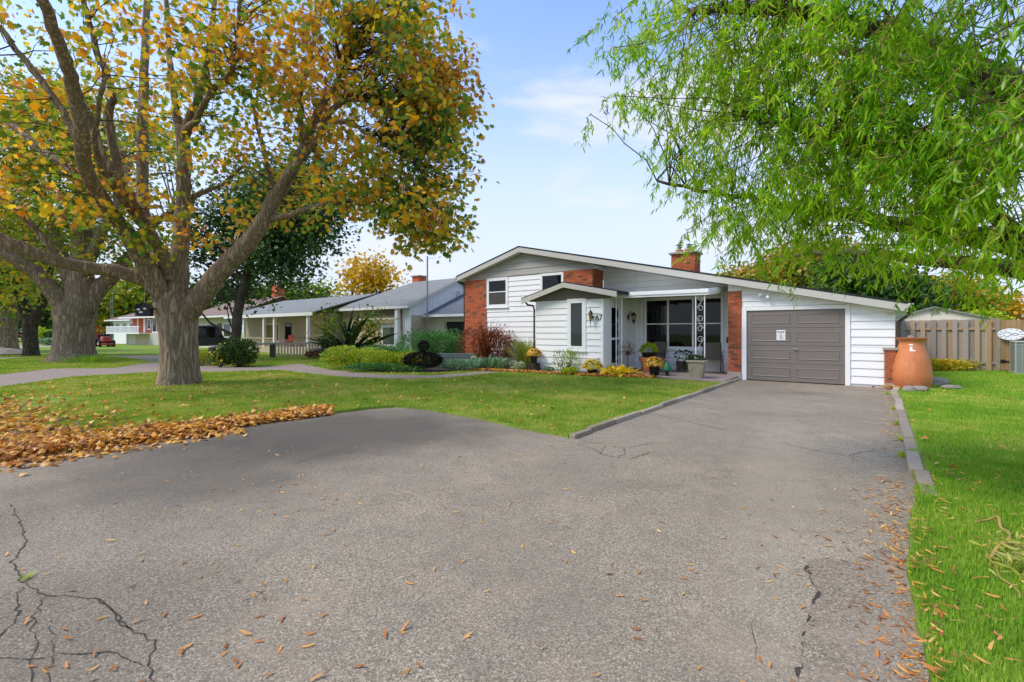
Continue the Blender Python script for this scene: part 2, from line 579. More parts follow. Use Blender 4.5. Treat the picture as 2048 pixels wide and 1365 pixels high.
class MB:
    def __init__(self):
        self.v, self.f = [], []

    def add(self, vs_, fs_):
        b = len(self.v)
        self.v += [tuple(p) for p in vs_]
        self.f += [tuple(b + i for i in f) for f in fs_]
        return self

    def box(self, x0, x1, y0, y1, z0, z1):
        return self.add([(x0, y0, z0), (x1, y0, z0), (x1, y1, z0), (x0, y1, z0), (x0, y0, z1), (x1, y0, z1), (x1, y1, z1), (x0, y1, z1)],
                        [(0, 3, 2, 1), (4, 5, 6, 7), (0, 1, 5, 4), (1, 2, 6, 5), (2, 3, 7, 6), (3, 0, 4, 7)])

    def hexa(self, bot, top):
        n = len(bot)
        return self.add(list(bot) + list(top), [tuple(range(n - 1, -1, -1)), tuple(range(n, 2 * n))] + [(i, (i + 1) % n, n + (i + 1) % n, n + i) for i in range(n)])

    def prism_y(self, poly, y0, y1, front=None):
        """Polygon in (x, z) pulled from y0 to y1."""
        n = len(poly)
        a = [(x, (front(x, z) if front else y0), z) for x, z in poly]
        b = [(x, y1, z) for x, z in poly]
        return self.add(a + b, [tuple(range(n)), tuple(range(2 * n - 1, n - 1, -1))] + [(i, n + i, n + (i + 1) % n, (i + 1) % n) for i in range(n)])

    def tube(self, pts, rad, n=8, cap=True):
        pts = [Vector(p) for p in pts]
        if isinstance(rad, (int, float)):
            rad = [rad] * len(pts)
        b = len(self.v)
        prev = None
        for i, p in enumerate(pts):
            t = (pts[min(i + 1, len(pts) - 1)] - pts[max(i - 1, 0)])
            t = t.normalized() if t.length > 1e-9 else Vector((0, 0, 1))
            if prev is None:
                a = Vector((1, 0, 0)) if abs(t.x) < .8 else Vector((0, 1, 0))
                x = (a - t * a.dot(t)).normalized()
            else:
                x = prev - t * prev.dot(t)
                x = x.normalized() if x.length > 1e-6 else prev
            prev = x
            y = t.cross(x)
            for k in range(n):
                q = 2 * math.pi * k / n
                self.v.append(tuple(p + (x * math.cos(q) + y * math.sin(q)) * rad[i]))
        for i in range(len(pts) - 1):
            for k in range(n):
                k2 = (k + 1) % n
                self.f.append((b + i * n + k, b + i * n + k2, b + (i + 1) * n + k2, b + (i + 1) * n + k))
        if cap:
            self.f.append(tuple(b + k for k in range(n - 1, -1, -1)))
            self.f.append(tuple(b + (len(pts) - 1) * n + k for k in range(n)))
        return self

    def lathe(self, prof, n=24, c=(0, 0, 0)):
        b = len(self.v)
        for r, z in prof:
            for k in range(n):
                q = 2 * math.pi * k / n
                self.v.append((c[0] + r * math.cos(q), c[1] + r * math.sin(q), c[2] + z))
        for i in range(len(prof) - 1):
            for k in range(n):
                k2 = (k + 1) % n
                self.f.append((b + i * n + k, b + i * n + k2, b + (i + 1) * n + k2, b + (i + 1) * n + k))
        self.f.append(tuple(b + k for k in range(n - 1, -1, -1)))
        self.f.append(tuple(b + (len(prof) - 1) * n + k for k in range(n)))
        return self

    def mesh(self, name, mat, smooth=False):
        me = bpy.data.meshes.new(name)
        me.from_pydata(self.v, [], self.f)
        me.materials.append(mat)
        if smooth:
            me.polygons.foreach_set('use_smooth', [True] * len(me.polygons))
        me.update()
        return me

    def build(self, name, mat, parent=None, smooth=False, bevel=0.0, **kw):
        o = link(name, self.mesh(name, mat, smooth), parent, **kw)
        if bevel:
            b = o.modifiers.new('bevel', 'BEVEL')
            b.width = bevel
            b.segments = 2
            b.limit_method = 'ANGLE'
        return o


def box(name, mat, parent, x0, x1, y0, y1, z0, z1, bevel=0.0):
    return MB().box(min(x0, x1), max(x0, x1), min(y0, y1), max(y0, y1), z0, z1).build(name, mat, parent, bevel=bevel)


def smooth_path(pts, sub=4):
    """Catmull-Rom through (x, y, z, r) rows."""
    p = np.array(pts, float)
    if len(p) < 3:
        return p
    q = np.vstack([2 * p[0] - p[1], p, 2 * p[-1] - p[-2]])
    out = []
    for i in range(1, len(q) - 2):
        for k in range(sub):
            t = k / sub
            a, b, c, d = q[i - 1], q[i], q[i + 1], q[i + 2]
            out.append(.5 * ((2 * b) + (-a + c) * t + (2 * a - 5 * b + 4 * c - d) * t * t + (-a + 3 * b - 3 * c + d) * t ** 3))
    out.append(p[-1])
    return np.array(out)


def np_mesh(name, verts, faces_flat, sizes, mat):
    me = bpy.data.meshes.new(name)
    me.vertices.add(len(verts))
    me.vertices.foreach_set('co', np.asarray(verts, np.float32).ravel())
    me.loops.add(len(faces_flat))
    me.loops.foreach_set('vertex_index', np.asarray(faces_flat, np.int32))
    me.polygons.add(len(sizes))
    st = np.zeros(len(sizes), np.int32)
    st[1:] = np.cumsum(sizes)[:-1]
    me.polygons.foreach_set('loop_start', st)
    me.polygons.foreach_set('loop_total', np.asarray(sizes, np.int32))
    me.materials.append(mat)
    me.update(calc_edges=True)
    return me


# ---- leaf shapes: (verts, faces) with the stalk at the origin, growing along +y, about 1 long
def t_maple():
    ang = [-125, -100, -62, -50, -30, -12, 0, 12, 30, 50, 62, 100, 125]
    rad = [.42, .30, .62, .36, .40, .66, .78, .66, .40, .36, .62, .30, .42]
    rad = [.40, .28, .66, .40, .74, .46, .80, .46, .74, .40, .66, .28, .40]
    v = [(0, .22, 0.0)]
    for a, r in zip(ang, rad):
        q = R(a)
        v.append((r * math.sin(q), .22 + r * math.cos(q), -.16 * abs(math.sin(q)) * r - .1 * max(0, math.cos(q)) * r))
    v.append((0, -.12, 0))
    n = len(v)
    f = [(0, i + 1, i) for i in range(1, n - 2)] + [(0, n - 1, n - 2), (0, 1, n - 1)]
    return np.array(v), f


def t_maple_low():
    ang = [-120, -55, -28, 0, 28, 55, 120]
    rad = [.40, .68, .38, .80, .38, .68, .40]
    v = [(0, 0, 0.06)]
    for a, r in zip(ang, rad):
        q = R(a)
        v.append((r * math.sin(q), .2 + r * math.cos(q), -.2 * abs(math.sin(q)) * r))
    f = [(0, i + 1, i) for i in range(1, 7)]
    return np.array(v), f


def t_strip(n=3, w=.1, curl=.25, droop=.15, twist=0.0):
    v, f = [], []
    for i in range(n + 1):
        t = i / n
        ww = w * math.sin(math.pi * min(1, .12 + .88 * t)) ** .7 if i < n else 0
        y, z, x = t, -droop * t * t, curl * t * t
        a = twist * t
        if i == n:
            v.append((x, y, z))
        else:
            v += [(x - ww * math.cos(a), y, z - ww * math.sin(a)), (x + ww * math.cos(a), y, z + ww * math.sin(a))]
    for i in range(n - 1):
        f.append((2 * i, 2 * i + 1, 2 * i + 3, 2 * i + 2))
    f.append((2 * n - 2, 2 * n - 1, 2 * n))
    return np.array(v), f


def t_oval(w=.3):
    v = [(0, 0, 0), (-w, .4, .05), (0, .45, -.04), (w, .4, .05), (-w * .7, .75, 0), (w * .7, .75, 0), (0, 1, -.08)]
    return np.array(v), [(0, 2, 1), (0, 3, 2), (1, 2, 4), (2, 3, 5), (4, 2, 6), (2, 5, 6)]


def t_diamond(w=.32):
    v = [(0, 0, 0), (-w, .5, .06), (0, 1, 0), (w, .5, .06)]
    return np.array(v), [(0, 3, 2, 1)]


def t_blade(w=.06):
    v = [(-w, 0, 0), (w, 0, 0), (-w * .7, .55, -.06), (w * .7, .55, -.06), (0, 1, -.28)]
    return np.array(v), [(0, 1, 3, 2), (2, 3, 4)]


def frames(d, roll=None, n=None):
    """Rotation matrices whose y axis is d and whose z axis leans up, rolled at random."""
    d = np.asarray(d, float)
    d = d / np.maximum(np.linalg.norm(d, axis=1, keepdims=True), 1e-9)
    up = np.array([0, 0, 1.0]) + RNG.normal(0, .35 if roll is None else roll, d.shape)
    x = np.cross(d, up)
    x /= np.maximum(np.linalg.norm(x, axis=1, keepdims=True), 1e-9)
    z = np.cross(x, d)
    return np.stack([x, d, z], axis=2)


def scatter_mesh(name, tpl, pos, rot, size, mat):
    tv, tf = tpl
    pos, size = np.asarray(pos, float), np.asarray(size, float)
    N, k = len(pos), len(tv)
    V = np.einsum('nij,kj->nki', rot, tv) * size[:, None, None] + pos[:, None, :]
    flat = np.concatenate([np.array(f) for f in tf])
    sz = np.array([len(f) for f in tf])
    FF = (flat[None, :] + (np.arange(N) * k)[:, None]).ravel()
    return np_mesh(name, V.reshape(-1, 3), FF, np.tile(sz, N), mat)


def scatter(name, tpl, pos, rot, size, mat, parent=None, kind='stuff'):
    o = link(name, scatter_mesh(name, tpl, pos, rot, size, mat), parent)
    if kind:
        o['kind'] = kind
    return o


def rand_dirs(n):
    d = RNG.normal(size=(n, 3))
    return d / np.linalg.norm(d, axis=1, keepdims=True)


def in_poly(x, y, poly):
    c = np.zeros(len(x), bool)
    n = len(poly)
    for i in range(n):
        x1, y1 = poly[i]
        x2, y2 = poly[(i + 1) % n]
        m = ((y1 > y) != (y2 > y))
        if abs(y2 - y1) > 1e-9:
            c ^= m & (x < (x2 - x1) * (y - y1) / (y2 - y1) + x1)
    return c


def proj(p):
    p = np.asarray(p)
    y = np.maximum(p[:, 1], .05)
    return 1024 + F * p[:, 0] / y, HZ - F * (p[:, 2] - EYE) / y


def in_view(p, m=40):
    x, y = proj(p)
    return (np.asarray(p)[:, 1] > .4) & (x > -m) & (x < 2048 + m) & (y > -m) & (y < 1365 + m)


# ------------------------------------------------------------------ ground and paving
LAWN_Z = 0.045


def st_xy(lst):
    return [tuple(W(s, t)[:2]) for s, t in lst]


pad_st = [(-.1, .25), (3.6, .25), (3.6, -4), (3.58, -10.1), (3.5, -11.2), (3.42, -12.3), (3.46, -13.4), (3.38, -15), (3.45, -17), (3.45, -40), (-60, -40), (-60, -15.6), (-20, -15.55), (-9, -15.5), (-5.6, -15.46), (-4.9, -15.3), (-4.62, -14.9),
          (-4.58, -13.5), (-4.66, -12.4), (-4.5, -11.2), (-4.45, -10.5), (-4.22, -10.02), (-3.6, -9.85), (-2.2, -9.95), (-1.0, -10.2), (-.14, -10.3), (-.1, -10.25)]
PAD = st_xy(pad_st)


def wobble_loop(loop, step=.12, amp=.02, seed=3):
    r = np.random.default_rng(seed)
    out = []
    for i in range(len(loop)):
        a, b = np.array(loop[i]), np.array(loop[(i + 1) % len(loop)])
        n = max(1, int(min(np.linalg.norm(b - a), 12) / step)) if np.linalg.norm(b - a) < 13 else 1
        nrm = np.array([-(b - a)[1], (b - a)[0]]) / max(np.linalg.norm(b - a), 1e-6)
        for k in range(n):
            q = a + (b - a) * k / n
            out.append(tuple(q + nrm * (r.normal(0, amp) if k else 0)))
    return out


def sheet(name, loop, z, mat, kind='structure', hole=None, skirt=None):
    bm = bmesh.new()
    vs_ = [bm.verts.new((x, y, z)) for x, y in loop]
    es = [bm.edges.new((vs_[i], vs_[(i + 1) % len(vs_)])) for i in range(len(vs_))]
    hv = None
    if hole:
        hv = [bm.verts.new((x, y, z)) for x, y in hole]
        es += [bm.edges.new((hv[i], hv[(i + 1) % len(hv)])) for i in range(len(hv))]
    bmesh.ops.triangle_fill(bm, use_beauty=True, use_dissolve=False, edges=es)
    if hv and skirt is not None:
        lo = [bm.verts.new((v.co.x, v.co.y, skirt)) for v in hv]
        for i in range(len(hv)):
            j = (i + 1) % len(hv)
            bm.faces.new((hv[i], hv[j], lo[j], lo[i]))
    bmesh.ops.recalc_face_normals(bm, faces=bm.faces)
    for f in bm.faces:
        if abs(f.normal.z) > .5 and f.normal.z < 0:
            f.normal_flip()
    me = bpy.data.meshes.new(name)
    bm.to_mesh(me)
    bm.free()
    me.materials.append(mat)
    o = link(name, me)
    tag(o, kind=kind)
    return o


pad_w = wobble_loop(PAD, .15, .018)
ground = sheet('ground', [(-700, -120), (700, -120), (700, 1400), (-700, 1400)], LAWN_Z, M['lawn'], hole=pad_w, skirt=-.03)
drive = sheet('driveway', [tuple(W(s, t)[:2]) for s, t in [(-61, -14.8), (-5.2, -14.8), (-5.2, .3), (4.0, .3), (4.0, -42), (-61, -42)]], 0.0, M['asphalt'])
tag(drive, 'weathered grey asphalt driveway and parking pad before the garage')
tag(ground, 'green lawn around the house and along the street')

patch_pts = [(1628, 1118), (1612, 1142), (1625, 1165), (1642, 1188), (1622, 1222), (1612, 1262), (1606, 1310), (1600, 1372), (1850, 1372), (1842, 1210), (1838, 1150), (1812, 1118), (1800, 1085), (1760, 1098), (1700, 1128)]
sheet('asphalt_patch', wobble_loop([tuple(G(x, y)[:2]) for x, y in patch_pts], .04, .012, 5), .005, M['asphalt_patch'])


def crack(pts, w, z=.004, jit=.02):
    w *= .45
    mb = MB()
    q = []
    for i in range(len(pts) - 1):
        a, b = Vector(pts[i]), Vector(pts[i + 1])
        n = max(2, int((b - a).length / .04))
        for k in range(n):
            p = a.lerp(b, k / n)
            q.append(Vector((p.x + random.gauss(0, jit * .4), p.y + random.gauss(0, jit * .4), 0)))
    q.append(Vector(pts[-1]))
    for i in range(len(q) - 1):
        d = q[i + 1] - q[i]
        nn = Vector((-d.y, d.x, 0))
        nn = nn.normalized() if nn.length > 0 else Vector((1, 0, 0))
        w0, w1 = [w * random.uniform(.3, 1.4) * (.35 if (k in (0, len(q) - 1)) else 1) for k in (i, i + 1)]
        mb.add([q[i] - nn * w0 + Vector((0, 0, z)), q[i] + nn * w0 + Vector((0, 0, z)), q[i + 1] + nn * w1 + Vector((0, 0, z)), q[i + 1] - nn * w1 + Vector((0, 0, z))], [(3, 2, 1, 0)])
    o = mb.build('pavement_crack', M['crack'])
    tag(o, kind='structure')


for pl, w in [
    ([(22, 1010), (48, 1062), (50, 1092), (30, 1118), (28, 1140), (52, 1172), (92, 1194), (132, 1192), (190, 1198), (216, 1214), (246, 1248), (262, 1262)], .008),
    ([(52, 1172), (30, 1200), (36, 1232), (12, 1262), (-30, 1290)], .008),
    ([(92, 1194), (62, 1240), (74, 1285), (60, 1330), (70, 1372)], .006),
    ([(190, 1198), (225, 1225), (252, 1255), (300, 1280), (316, 1284), (304, 1322), (290, 1335), (312, 1368)], .008),
    ([(-20, 1322), (60, 1318), (140, 1310), (230, 1308), (290, 1335)], .006),
    ([(100, 1240), (106, 1300), (100, 1372)], .004),
    ([(1310, 830), (1352, 838), (1402, 850), (1456, 862)], .012),
    ([(1215, 826), (1262, 830), (1310, 830)], .006),
    ([(1150, 888), (1192, 900), (1200, 908), (1232, 916), (1262, 918), (1300, 905)], .010),
    ([(1200, 908), (1212, 892), (1246, 896), (1252, 908), (1232, 916)], .009),
    ([(1246, 896), (1280, 892), (1310, 884)], .007),
    ([(1150, 876), (1185, 886), (1212, 892)], .006),
    ([(1560, 886), (1612, 898), (1650, 905), (1700, 912), (1722, 905), (1752, 902)], .010),
    ([(1700, 912), (1715, 924)], .006),
    ([(1395, 938), (1440, 942), (1466, 944)], .005),
    ([(1540, 956), (1580, 962), (1620, 962)], .004),
    ([(1628, 1118), (1612, 1142), (1628, 1166), (1640, 1188), (1626, 1218), (1614, 1262), (1607, 1310), (1602, 1368)], .02),
    ([(1500, 1240), (1512, 1285), (1506, 1330)], .003),
]:
    crack([G(x, y) for x, y in pl], w)

# kerbs beside the driveway, laid stone by stone
kerb_r = empty('kerb', W(3.6, -5), HROT)
tag(kerb_r, 'low concrete kerb between driveway and right-hand lawn', kind='structure')
t0 = -.25
i = 0
while t0 > -10.0:
    L = random.uniform(.85, 1.05)
    j = random.uniform(-.012, .012)
    hz_ = .075 + random.uniform(-.012, .012)
    k = MB().box(-.05 + j, .075 + j, t0 - L + .012 + 5, t0 + 5, -.02, hz_).build('kerb_stone', M['kerb'], kerb_r, bevel=.018)
    k.rotation_euler = (random.uniform(-.006, .006), random.uniform(-.02, .02), random.uniform(-.006, .006))
    t0 -= L
kerb_l = empty('kerb', W(-.1, -5), HROT)
tag(kerb_l, 'narrow concrete kerb edging the front lawn beside the driveway', kind='structure')
t0 = .0
while t0 > -10.2:
    L = min(random.uniform(.8, 1.1), t0 + 10.3)
    if L < .1:
        break
    j = random.uniform(-.01, .01)
    k = MB().box(-.06 + j, .045 + j, t0 - L + .012 + 5, t0 + 5, -.02, .068 + random.uniform(-.012, .012)).build('kerb_stone', M['kerb'], kerb_l, bevel=.015)
    k.rotation_euler = (0, random.uniform(-.02, .02), random.uniform(-.005, .005))
    t0 -= L


def gsheet(name, pxs, z, mat, wob=.03):
    lp = [tuple(G(x, y, LAWN_Z)[:2]) for x, y in pxs]
    sheet(name, wobble_loop(lp, .25, wob, len(pxs)), z, mat)
    return lp


LANE = gsheet('gravel_lane', [(-160, 772), (0, 750), (105, 738), (225, 737), (300, 726), (330, 724), (420, 732), (520, 735), (600, 728), (660, 740), (760, 750), (860, 752), (950, 745), (1000, 740),
                              (1030, 742), (985, 747), (900, 756), (800, 759), (700, 756), (640, 750), (560, 742), (420, 745), (330, 744), (143, 755), (0, 775), (-200, 812)], LAWN_Z + .004, M['bark_chip'])
APRON = gsheet('neighbour_driveway', [(196, 712), (330, 711), (430, 709), (420, 731), (330, 723), (300, 725), (270, 718)], LAWN_Z + .008, M['asphalt'])
PAVE = gsheet('pavement', [(-300, 700), (0, 692), (38, 692.5), (115, 690), (115, 693), (38, 697), (0, 697), (-300, 712)], LAWN_Z + .004, M['concrete'])
PAVE2 = gsheet('footpath', [(-300, 722), (0, 716), (45, 714.5), (45, 716.5), (0, 719), (-300, 732)], LAWN_Z + .004, M['concrete'])
BED = [tuple(W(s, t)[:2]) for s, t in [(-11.9, .1), (-11.9, -5.6), (-10.5, -5.6), (-9.2, -4.6), (-8.2, -2.8), (-6.8, -2.6), (-5.2, -2.55), (-3.6, -2.4), (-2.4, -1.75), (-1.5, -1.75), (-1.4, -.9), (-3.3, -.6), (-3.9, .1)]]
sheet('garden_bed', wobble_loop(BED, .2, .03, 9), LAWN_Z + .012, M['soil'])
tag(bpy.data.objects['garden_bed'], 'dark soil bed along the house front')


# ------------------------------------------------------------------ the white house
house = empty('house', W(0, 0), HROT, 'white split-level house with red brick trim, long low roof and taupe garage door', 'house')


def roof_z(s, top=True):
    z = 4.98 - (s + 8.4) * .2244 if s > -8.4 else 4.98 - (-8.4 - s) * .28
    return z if top else z - .22


def clip(poly, fn):
    """Keep the part of a polygon in (s, z) where fn >= 0 (fn linear)."""
    out = []
    for i in range(len(poly)):
        a, b = poly[i], poly[(i + 1) % len(poly)]
        fa, fb = fn(*a), fn(*b)
        if fa >= 0:
            out.append(a)
        if (fa >= 0) != (fb >= 0):
            q = fa / (fa - fb)
            out.append((a[0] + (b[0] - a[0]) * q, a[1] + (b[1] - a[1]) * q))
    return out


def under_roof(poly, drop=.235):
    poly = clip(poly, lambda s, z: 4.98 - (s + 8.4) * .2244 - drop - z)
    if poly:
        poly = clip(poly, lambda s, z: 4.98 + (s + 8.4) * .28 - drop - z)
    return poly


def plank(parent, poly, t, z0, h, mat, lip=.022):
    if len(poly) < 3:
        return
    a = sum(poly[i][0] * poly[(i + 1) % len(poly)][1] - poly[(i + 1) % len(poly)][0] * poly[i][1] for i in range(len(poly))) / 2
    if abs(a) < .004:
        return
    mb = MB().prism_y(poly, t, t + .012, front=lambda s, z: t - .003 - lip * max(0, 1 - (z - z0) / h))
    return mb.build('plank', mat, parent)


def plank_x(parent, x, t0, t1, z0, z1, mat, lip=.02):
    """A board on a wall that faces +s."""
    MB().add([(x + .003 + lip, t0, z0), (x + .003 + lip, t1, z0), (x + .003, t1, z1), (x + .003, t0, z1), (x - .01, t0, z0), (x - .01, t1, z0), (x - .01, t1, z1), (x - .01, t0, z1)],
             [(0, 1, 2, 3), (0, 4, 5, 1), (3, 2, 6, 7), (0, 3, 7, 4), (1, 5, 6, 2)]).build('plank', mat, parent)


EXPO = .213


def boards(parent, t, z0, z1, spans, mat, roof=True, drop=.235, expo=EXPO, start=None):
    z = z0 if start is None else start
    while z < z1 - .01:
        zt = min(z + expo, z1)
        cut = []
        for s0, s1, lo, hi in spans:
            if s1 - s0 > 2.2 and random.random() < .7:
                m_ = s0 + (s1 - s0) * random.uniform(.25, .75)
                cut += [(s0, m_ - .002, lo, hi), (m_ + .002, s1, lo, hi)]
            else:
                cut.append((s0, s1, lo, hi))
        for s0, s1, lo, hi in cut:
            a, b = max(z, lo), min(zt, hi)
            if b - a < .02:
                continue
            p = [(s0, a + .007), (s1, a + .007), (s1, b), (s0, b)]
            if roof:
                p = under_roof(p, drop)
            if p:
                plank(parent, p, t, z, expo, mat)
        z += expo


def wall_poly(name, poly, t0, t1, mat, roof=True):
    if roof:
        poly = under_roof(poly, .225)
    return MB().prism_y(poly, t0, t1).build(name, mat, house)


# --- left block front
lw = wall_poly('front_wall', [(-11.62, 0), (-5.2, 0), (-5.2, 5), (-8.4, 5), (-11.62, 5)], .014, .18, M['white'])
big = 1e3
boards(lw, 0, .2, 3.80, [(-10.36, -9.17, -9, 2.50), (-9.16, -7.52, -9, 9), (-7.51, -6.44, -9, 2.38), (-6.43, -6.0, -9, 3.15)], M['white'], False)
gw = wall_poly('gable_panel', [(-11.6, 3.83), (-5.2, 3.83), (-5.2, 5), (-8.4, 5), (-11.6, 5)], -.012, .013, M['greige_siding'])
boards(gw, -.016, 3.835, 4.8, [(-11.62, -5.15, -9, 9)], M['greige_siding'], True, .23, .255)


def window(parent, s0, s1, z0, z1, t, fw=.07, mull=(), rails=(), proud=.035, glass='glass', frame='white_trim', sill=True):
    w_ = MB()
    w_.box(s0, s0 + fw, t - proud, t + .012, z0, z1)
    w_.box(s1 - fw, s1, t - proud, t + .012, z0, z1)
    w_.box(s0 + fw, s1 - fw, t - proud, t + .012, z1 - fw, z1)
    w_.box(s0 + fw, s1 - fw, t - proud, t + .012, z0, z0 + fw)
    win = w_.build('window', M[frame], parent, bevel=.006)
    xs = [s0 + fw] + [m for m in mull] + [s1 - fw]
    for m in mull:
        box('mullion', M[frame], win, m - .035, m + .035, t - proud + .003, t + .01, z0 + fw, z1 - fw)
    for r_ in rails:
        box('sash_rail', M[frame], win, s0 + fw, s1 - fw, t - proud + .009, t + .008, r_ - .02, r_ + .02)
    for a, b in zip(xs[:-1], xs[1:]):
        a2 = a if a == s0 + fw else a + .035
        b2 = b if b == s1 - fw else b - .035
        zs = [z0 + fw] + list(rails) + [z1 - fw]
        for c, d in zip(zs[:-1], zs[1:]):
            pn = MB().add([(a2, t - .008, c), (b2, t - .008, c), (b2, t - .008, d), (a2, t - .008, d)], [(0, 1, 2, 3)]).build('pane', M[glass], win)
            pn.rotation_euler = (0, 0, 0)
    if sill:
        box('sill', M[frame], win, s0 - .03, s1 + .03, t - proud - .04, t + .01, z0 - .035, z0 - .002, .006)
    return win


wn1 = window(house, -10.36, -9.17, 2.53, 3.81, 0, .13, (), (3.2,))
cw = MB()
for k in range(54):
    x0_, x1_ = -10.22 + k * .0167, -10.22 + (k + 1) * .0167
    y0_, y1_ = [-.0125 - .0035 * math.sin(q * 1.15 + math.sin(q * .4)) for q in (k, k + 1)]
    cw.add([(x0_, y0_, 2.67), (x1_, y1_, 2.67), (x1_, y1_, 3.17), (x0_, y0_, 3.17)], [(0, 1, 2, 3)])
cw.build('curtain', M['gutter'], wn1, smooth=True)
window(house, -7.52, -6.44, 2.40, 3.81, 0, .1, (), ())

# --- brickwork
_brick_cache = {}


def brick_mesh(L, D, Hh):
    key = (round(L, 3), round(D, 3), round(Hh, 3))
    if key not in _brick_cache:
        _brick_cache[key] = MB().box(-L / 2, L / 2, -D / 2, D / 2, -Hh / 2, Hh / 2).mesh('brick', M['brick'])
    return _brick_cache[key]


def brick_face(parent, axis, a0, a1, z0, z1, plane, D=.05, out=-1, BL=.2, joined=None):
    """Running bond on a face; axis 's' faces -t at t=plane, axis 't' faces +s at s=plane."""
    ch, g = .0705, .0125
    n = max(1, round((z1 - z0) / ch))
    ch = (z1 - z0) / n
    for r_ in range(n):
        nb = max(1, round((a1 - a0) / (BL + g)))
        L = (a1 - a0) / nb
        edges = [a0 + L * k for k in range(nb + 1)]
        if r_ % 2 and nb > 1:
            edges = [a0] + [a0 + L * (k + .5) for k in range(nb)] + [a1]
        zc = z0 + ch * (r_ + .5)
        for e0, e1 in zip(edges[:-1], edges[1:]):
            ln = e1 - e0 - g
            c = (e0 + e1) / 2
            j = random.uniform(-.003, .003)
            if joined is not None:
                if axis == 's':
                    joined.box(c - ln / 2, c + ln / 2, plane - .012 + j, plane + D, zc - ch / 2 + g / 2, zc + ch / 2 - g / 2)
                continue
            b = link('brick', brick_mesh(ln, D, ch - g), parent)
            if axis == 's':
                b.location = (c, plane + D / 2 - .012 + j, zc)
            else:
                b.location = (plane - D / 2 + .012 + j, c, zc)
                b.rotation_euler = (0, 0, R(90))


bc = box('brick_column', M['mortar'], house, -11.65, -10.37, -.03, .06, .0, 3.80)
jm = MB()
brick_face(None, 's', -11.655, -10.365, .05, 3.80, -.035, joined=jm)
t_ = NT('red_brick_joined')
rp = t_.n('ShaderNodeNewGeometry').outputs['Random Per Island']
bcol = t_.ramp(rp, [(0, '6a5646'), (.16, '7a5644'), (.22, 'aa5a38'), (.6, 'b85e38'), (.85, 'c26a46'), (1, 'ae6248')])
M['brick_joined'] = t_.done(t_.bsdf(bcol, .85, None, 0, .3))
bj = jm.build('brick', M['brick_joined'], bc)
bj['kind'] = 'stuff'
ub = box('brick_panel', M['mortar'], house, -6.40, -5.18, -.03, .85, 2.9, 3.825)
brick_face(ub, 's', -6.415, -5.165, 3.12, 3.825, -.035)
brick_face(ub, 't', -.02, .80, 3.12, 3.825, -5.175)
box('trim_block', M['white_trim'], house, -5.42, -5.165, -.03, .83, 3.85, 3.98)

# --- porch back wall and the panel above the canopy
pw = wall_poly('porch_wall', [(-5.17, .0), (0.0, .0), (0.0, 5), (-5.17, 5)], .864, 1.0, M['white'])
boards(pw, .85, .13, 4.2, [(-5.15, -3.86, 2.75, 9), (-3.855, -3.5, -9, 9), (-3.5, -.78, -9, .84), (-3.5, -.78, 2.72, 9), (-.78, -.02, -9, 9)], M['white'], True)
pwin = window(house, -3.52, -.76, .86, 2.70, .85, .1, (-2.63, -1.76), (1.76,), .05)
box('door_trim', M['white_trim'], house, -3.66, -3.54, .80, .86, .13, 2.72)

# --- brick pier, garage front
pier = box('brick_pier', M['mortar'], house, -.42, -.07, -.055, .4, .24, 2.74)
brick_face(pier, 's', -.435, -.055, .24, 2.74, -.06, BL=.19)
brick_face(pier, 't', -.045, .0, .24, 2.74, -.062, BL=.05)
box('pier_footing', M['concrete'], house, -.45, -.05, -.09, .4, 0, .235, .012)
MB().prism_y(under_roof([(-.43, 2.745), (-.05, 2.745), (-.05, 4), (-.43, 4)], .235), -.05, .4).build('pier_cap', M['white_trim'], house)

gf = MB()
gf.prism_y(under_roof([(-.05, 2.24), (3.64, 2.24), (3.64, 4), (-.05, 4)], .225), .014, .16)
gf.box(-.05, .07, .014, .16, .0, 2.24)
gf.box(2.6, 3.64, .014, .16, .0, 2.24)
gfw = gf.build('garage_wall', M['white'], house)
boards(gfw, 0, .06, 3.0, [(-.05, 3.65, 2.24, 9), (2.70, 3.42, -9, 1.06), (2.70, 3.65, 1.06, 2.24)], M['white'], True)
fr = MB()
fr.box(-.05, .09, -.04, .16, .0, 2.235)
fr.box(2.575, 2.695, -.04, .16, .0, 2.235)
fr.box(.09, 2.575, -.04, .16, 2.12, 2.235)
fr.build('garage_door_frame', M['white_trim'], house, bevel=.008)
gd = box('garage_door', M['door_taupe'], house, .09, 2.575, .03, .08, .02, 2.12)
for r_ in range(4):
    z0 = .02 + r_ * .525
    sec = MB()
    sec.box(.095, 2.57, -.004, .03, z0 + .004, z0 + .521)
    so = sec.build('door_section', M['door_taupe'], gd, bevel=.004)
    for c in range(2):
        a = .22 + c * 1.2
        b = a + 1.04
        pz0, pz1 = z0 + .12, z0 + .41
        pm = MB()
        e, d_ = .035, .016
        o_ = [(a, -.004, pz0), (b, -.004, pz0), (b, -.004, pz1), (a, -.004, pz1)]
        m_ = [(a + e * .5, -.004 - d_, pz0 + e * .5), (b - e * .5, -.004 - d_, pz0 + e * .5), (b - e * .5, -.004 - d_, pz1 - e * .5), (a + e * .5, -.004 - d_, pz1 - e * .5)]
        n_ = [(a + e, -.004 - d_ * .35, pz0 + e), (b - e, -.004 - d_ * .35, pz0 + e), (b - e, -.004 - d_ * .35, pz1 - e), (a + e, -.004 - d_ * .35, pz1 - e)]
        fs = []
        for q in range(4):
            w2 = (q + 1) % 4
            fs += [(q, w2, 4 + w2, 4 + q), (4 + q, 4 + w2, 8 + w2, 8 + q)]
        fs.append((8, 9, 10, 11))
        pm.add(o_ + m_ + n_, fs).build('panel', M['door_taupe'], so)
hd = MB().tube([(1.32, -.05, .98), (1.45, -.05, .98)], .014, 8).tube([(1.36, -.05, .98), (1.36, 0, .98)], .012, 6)
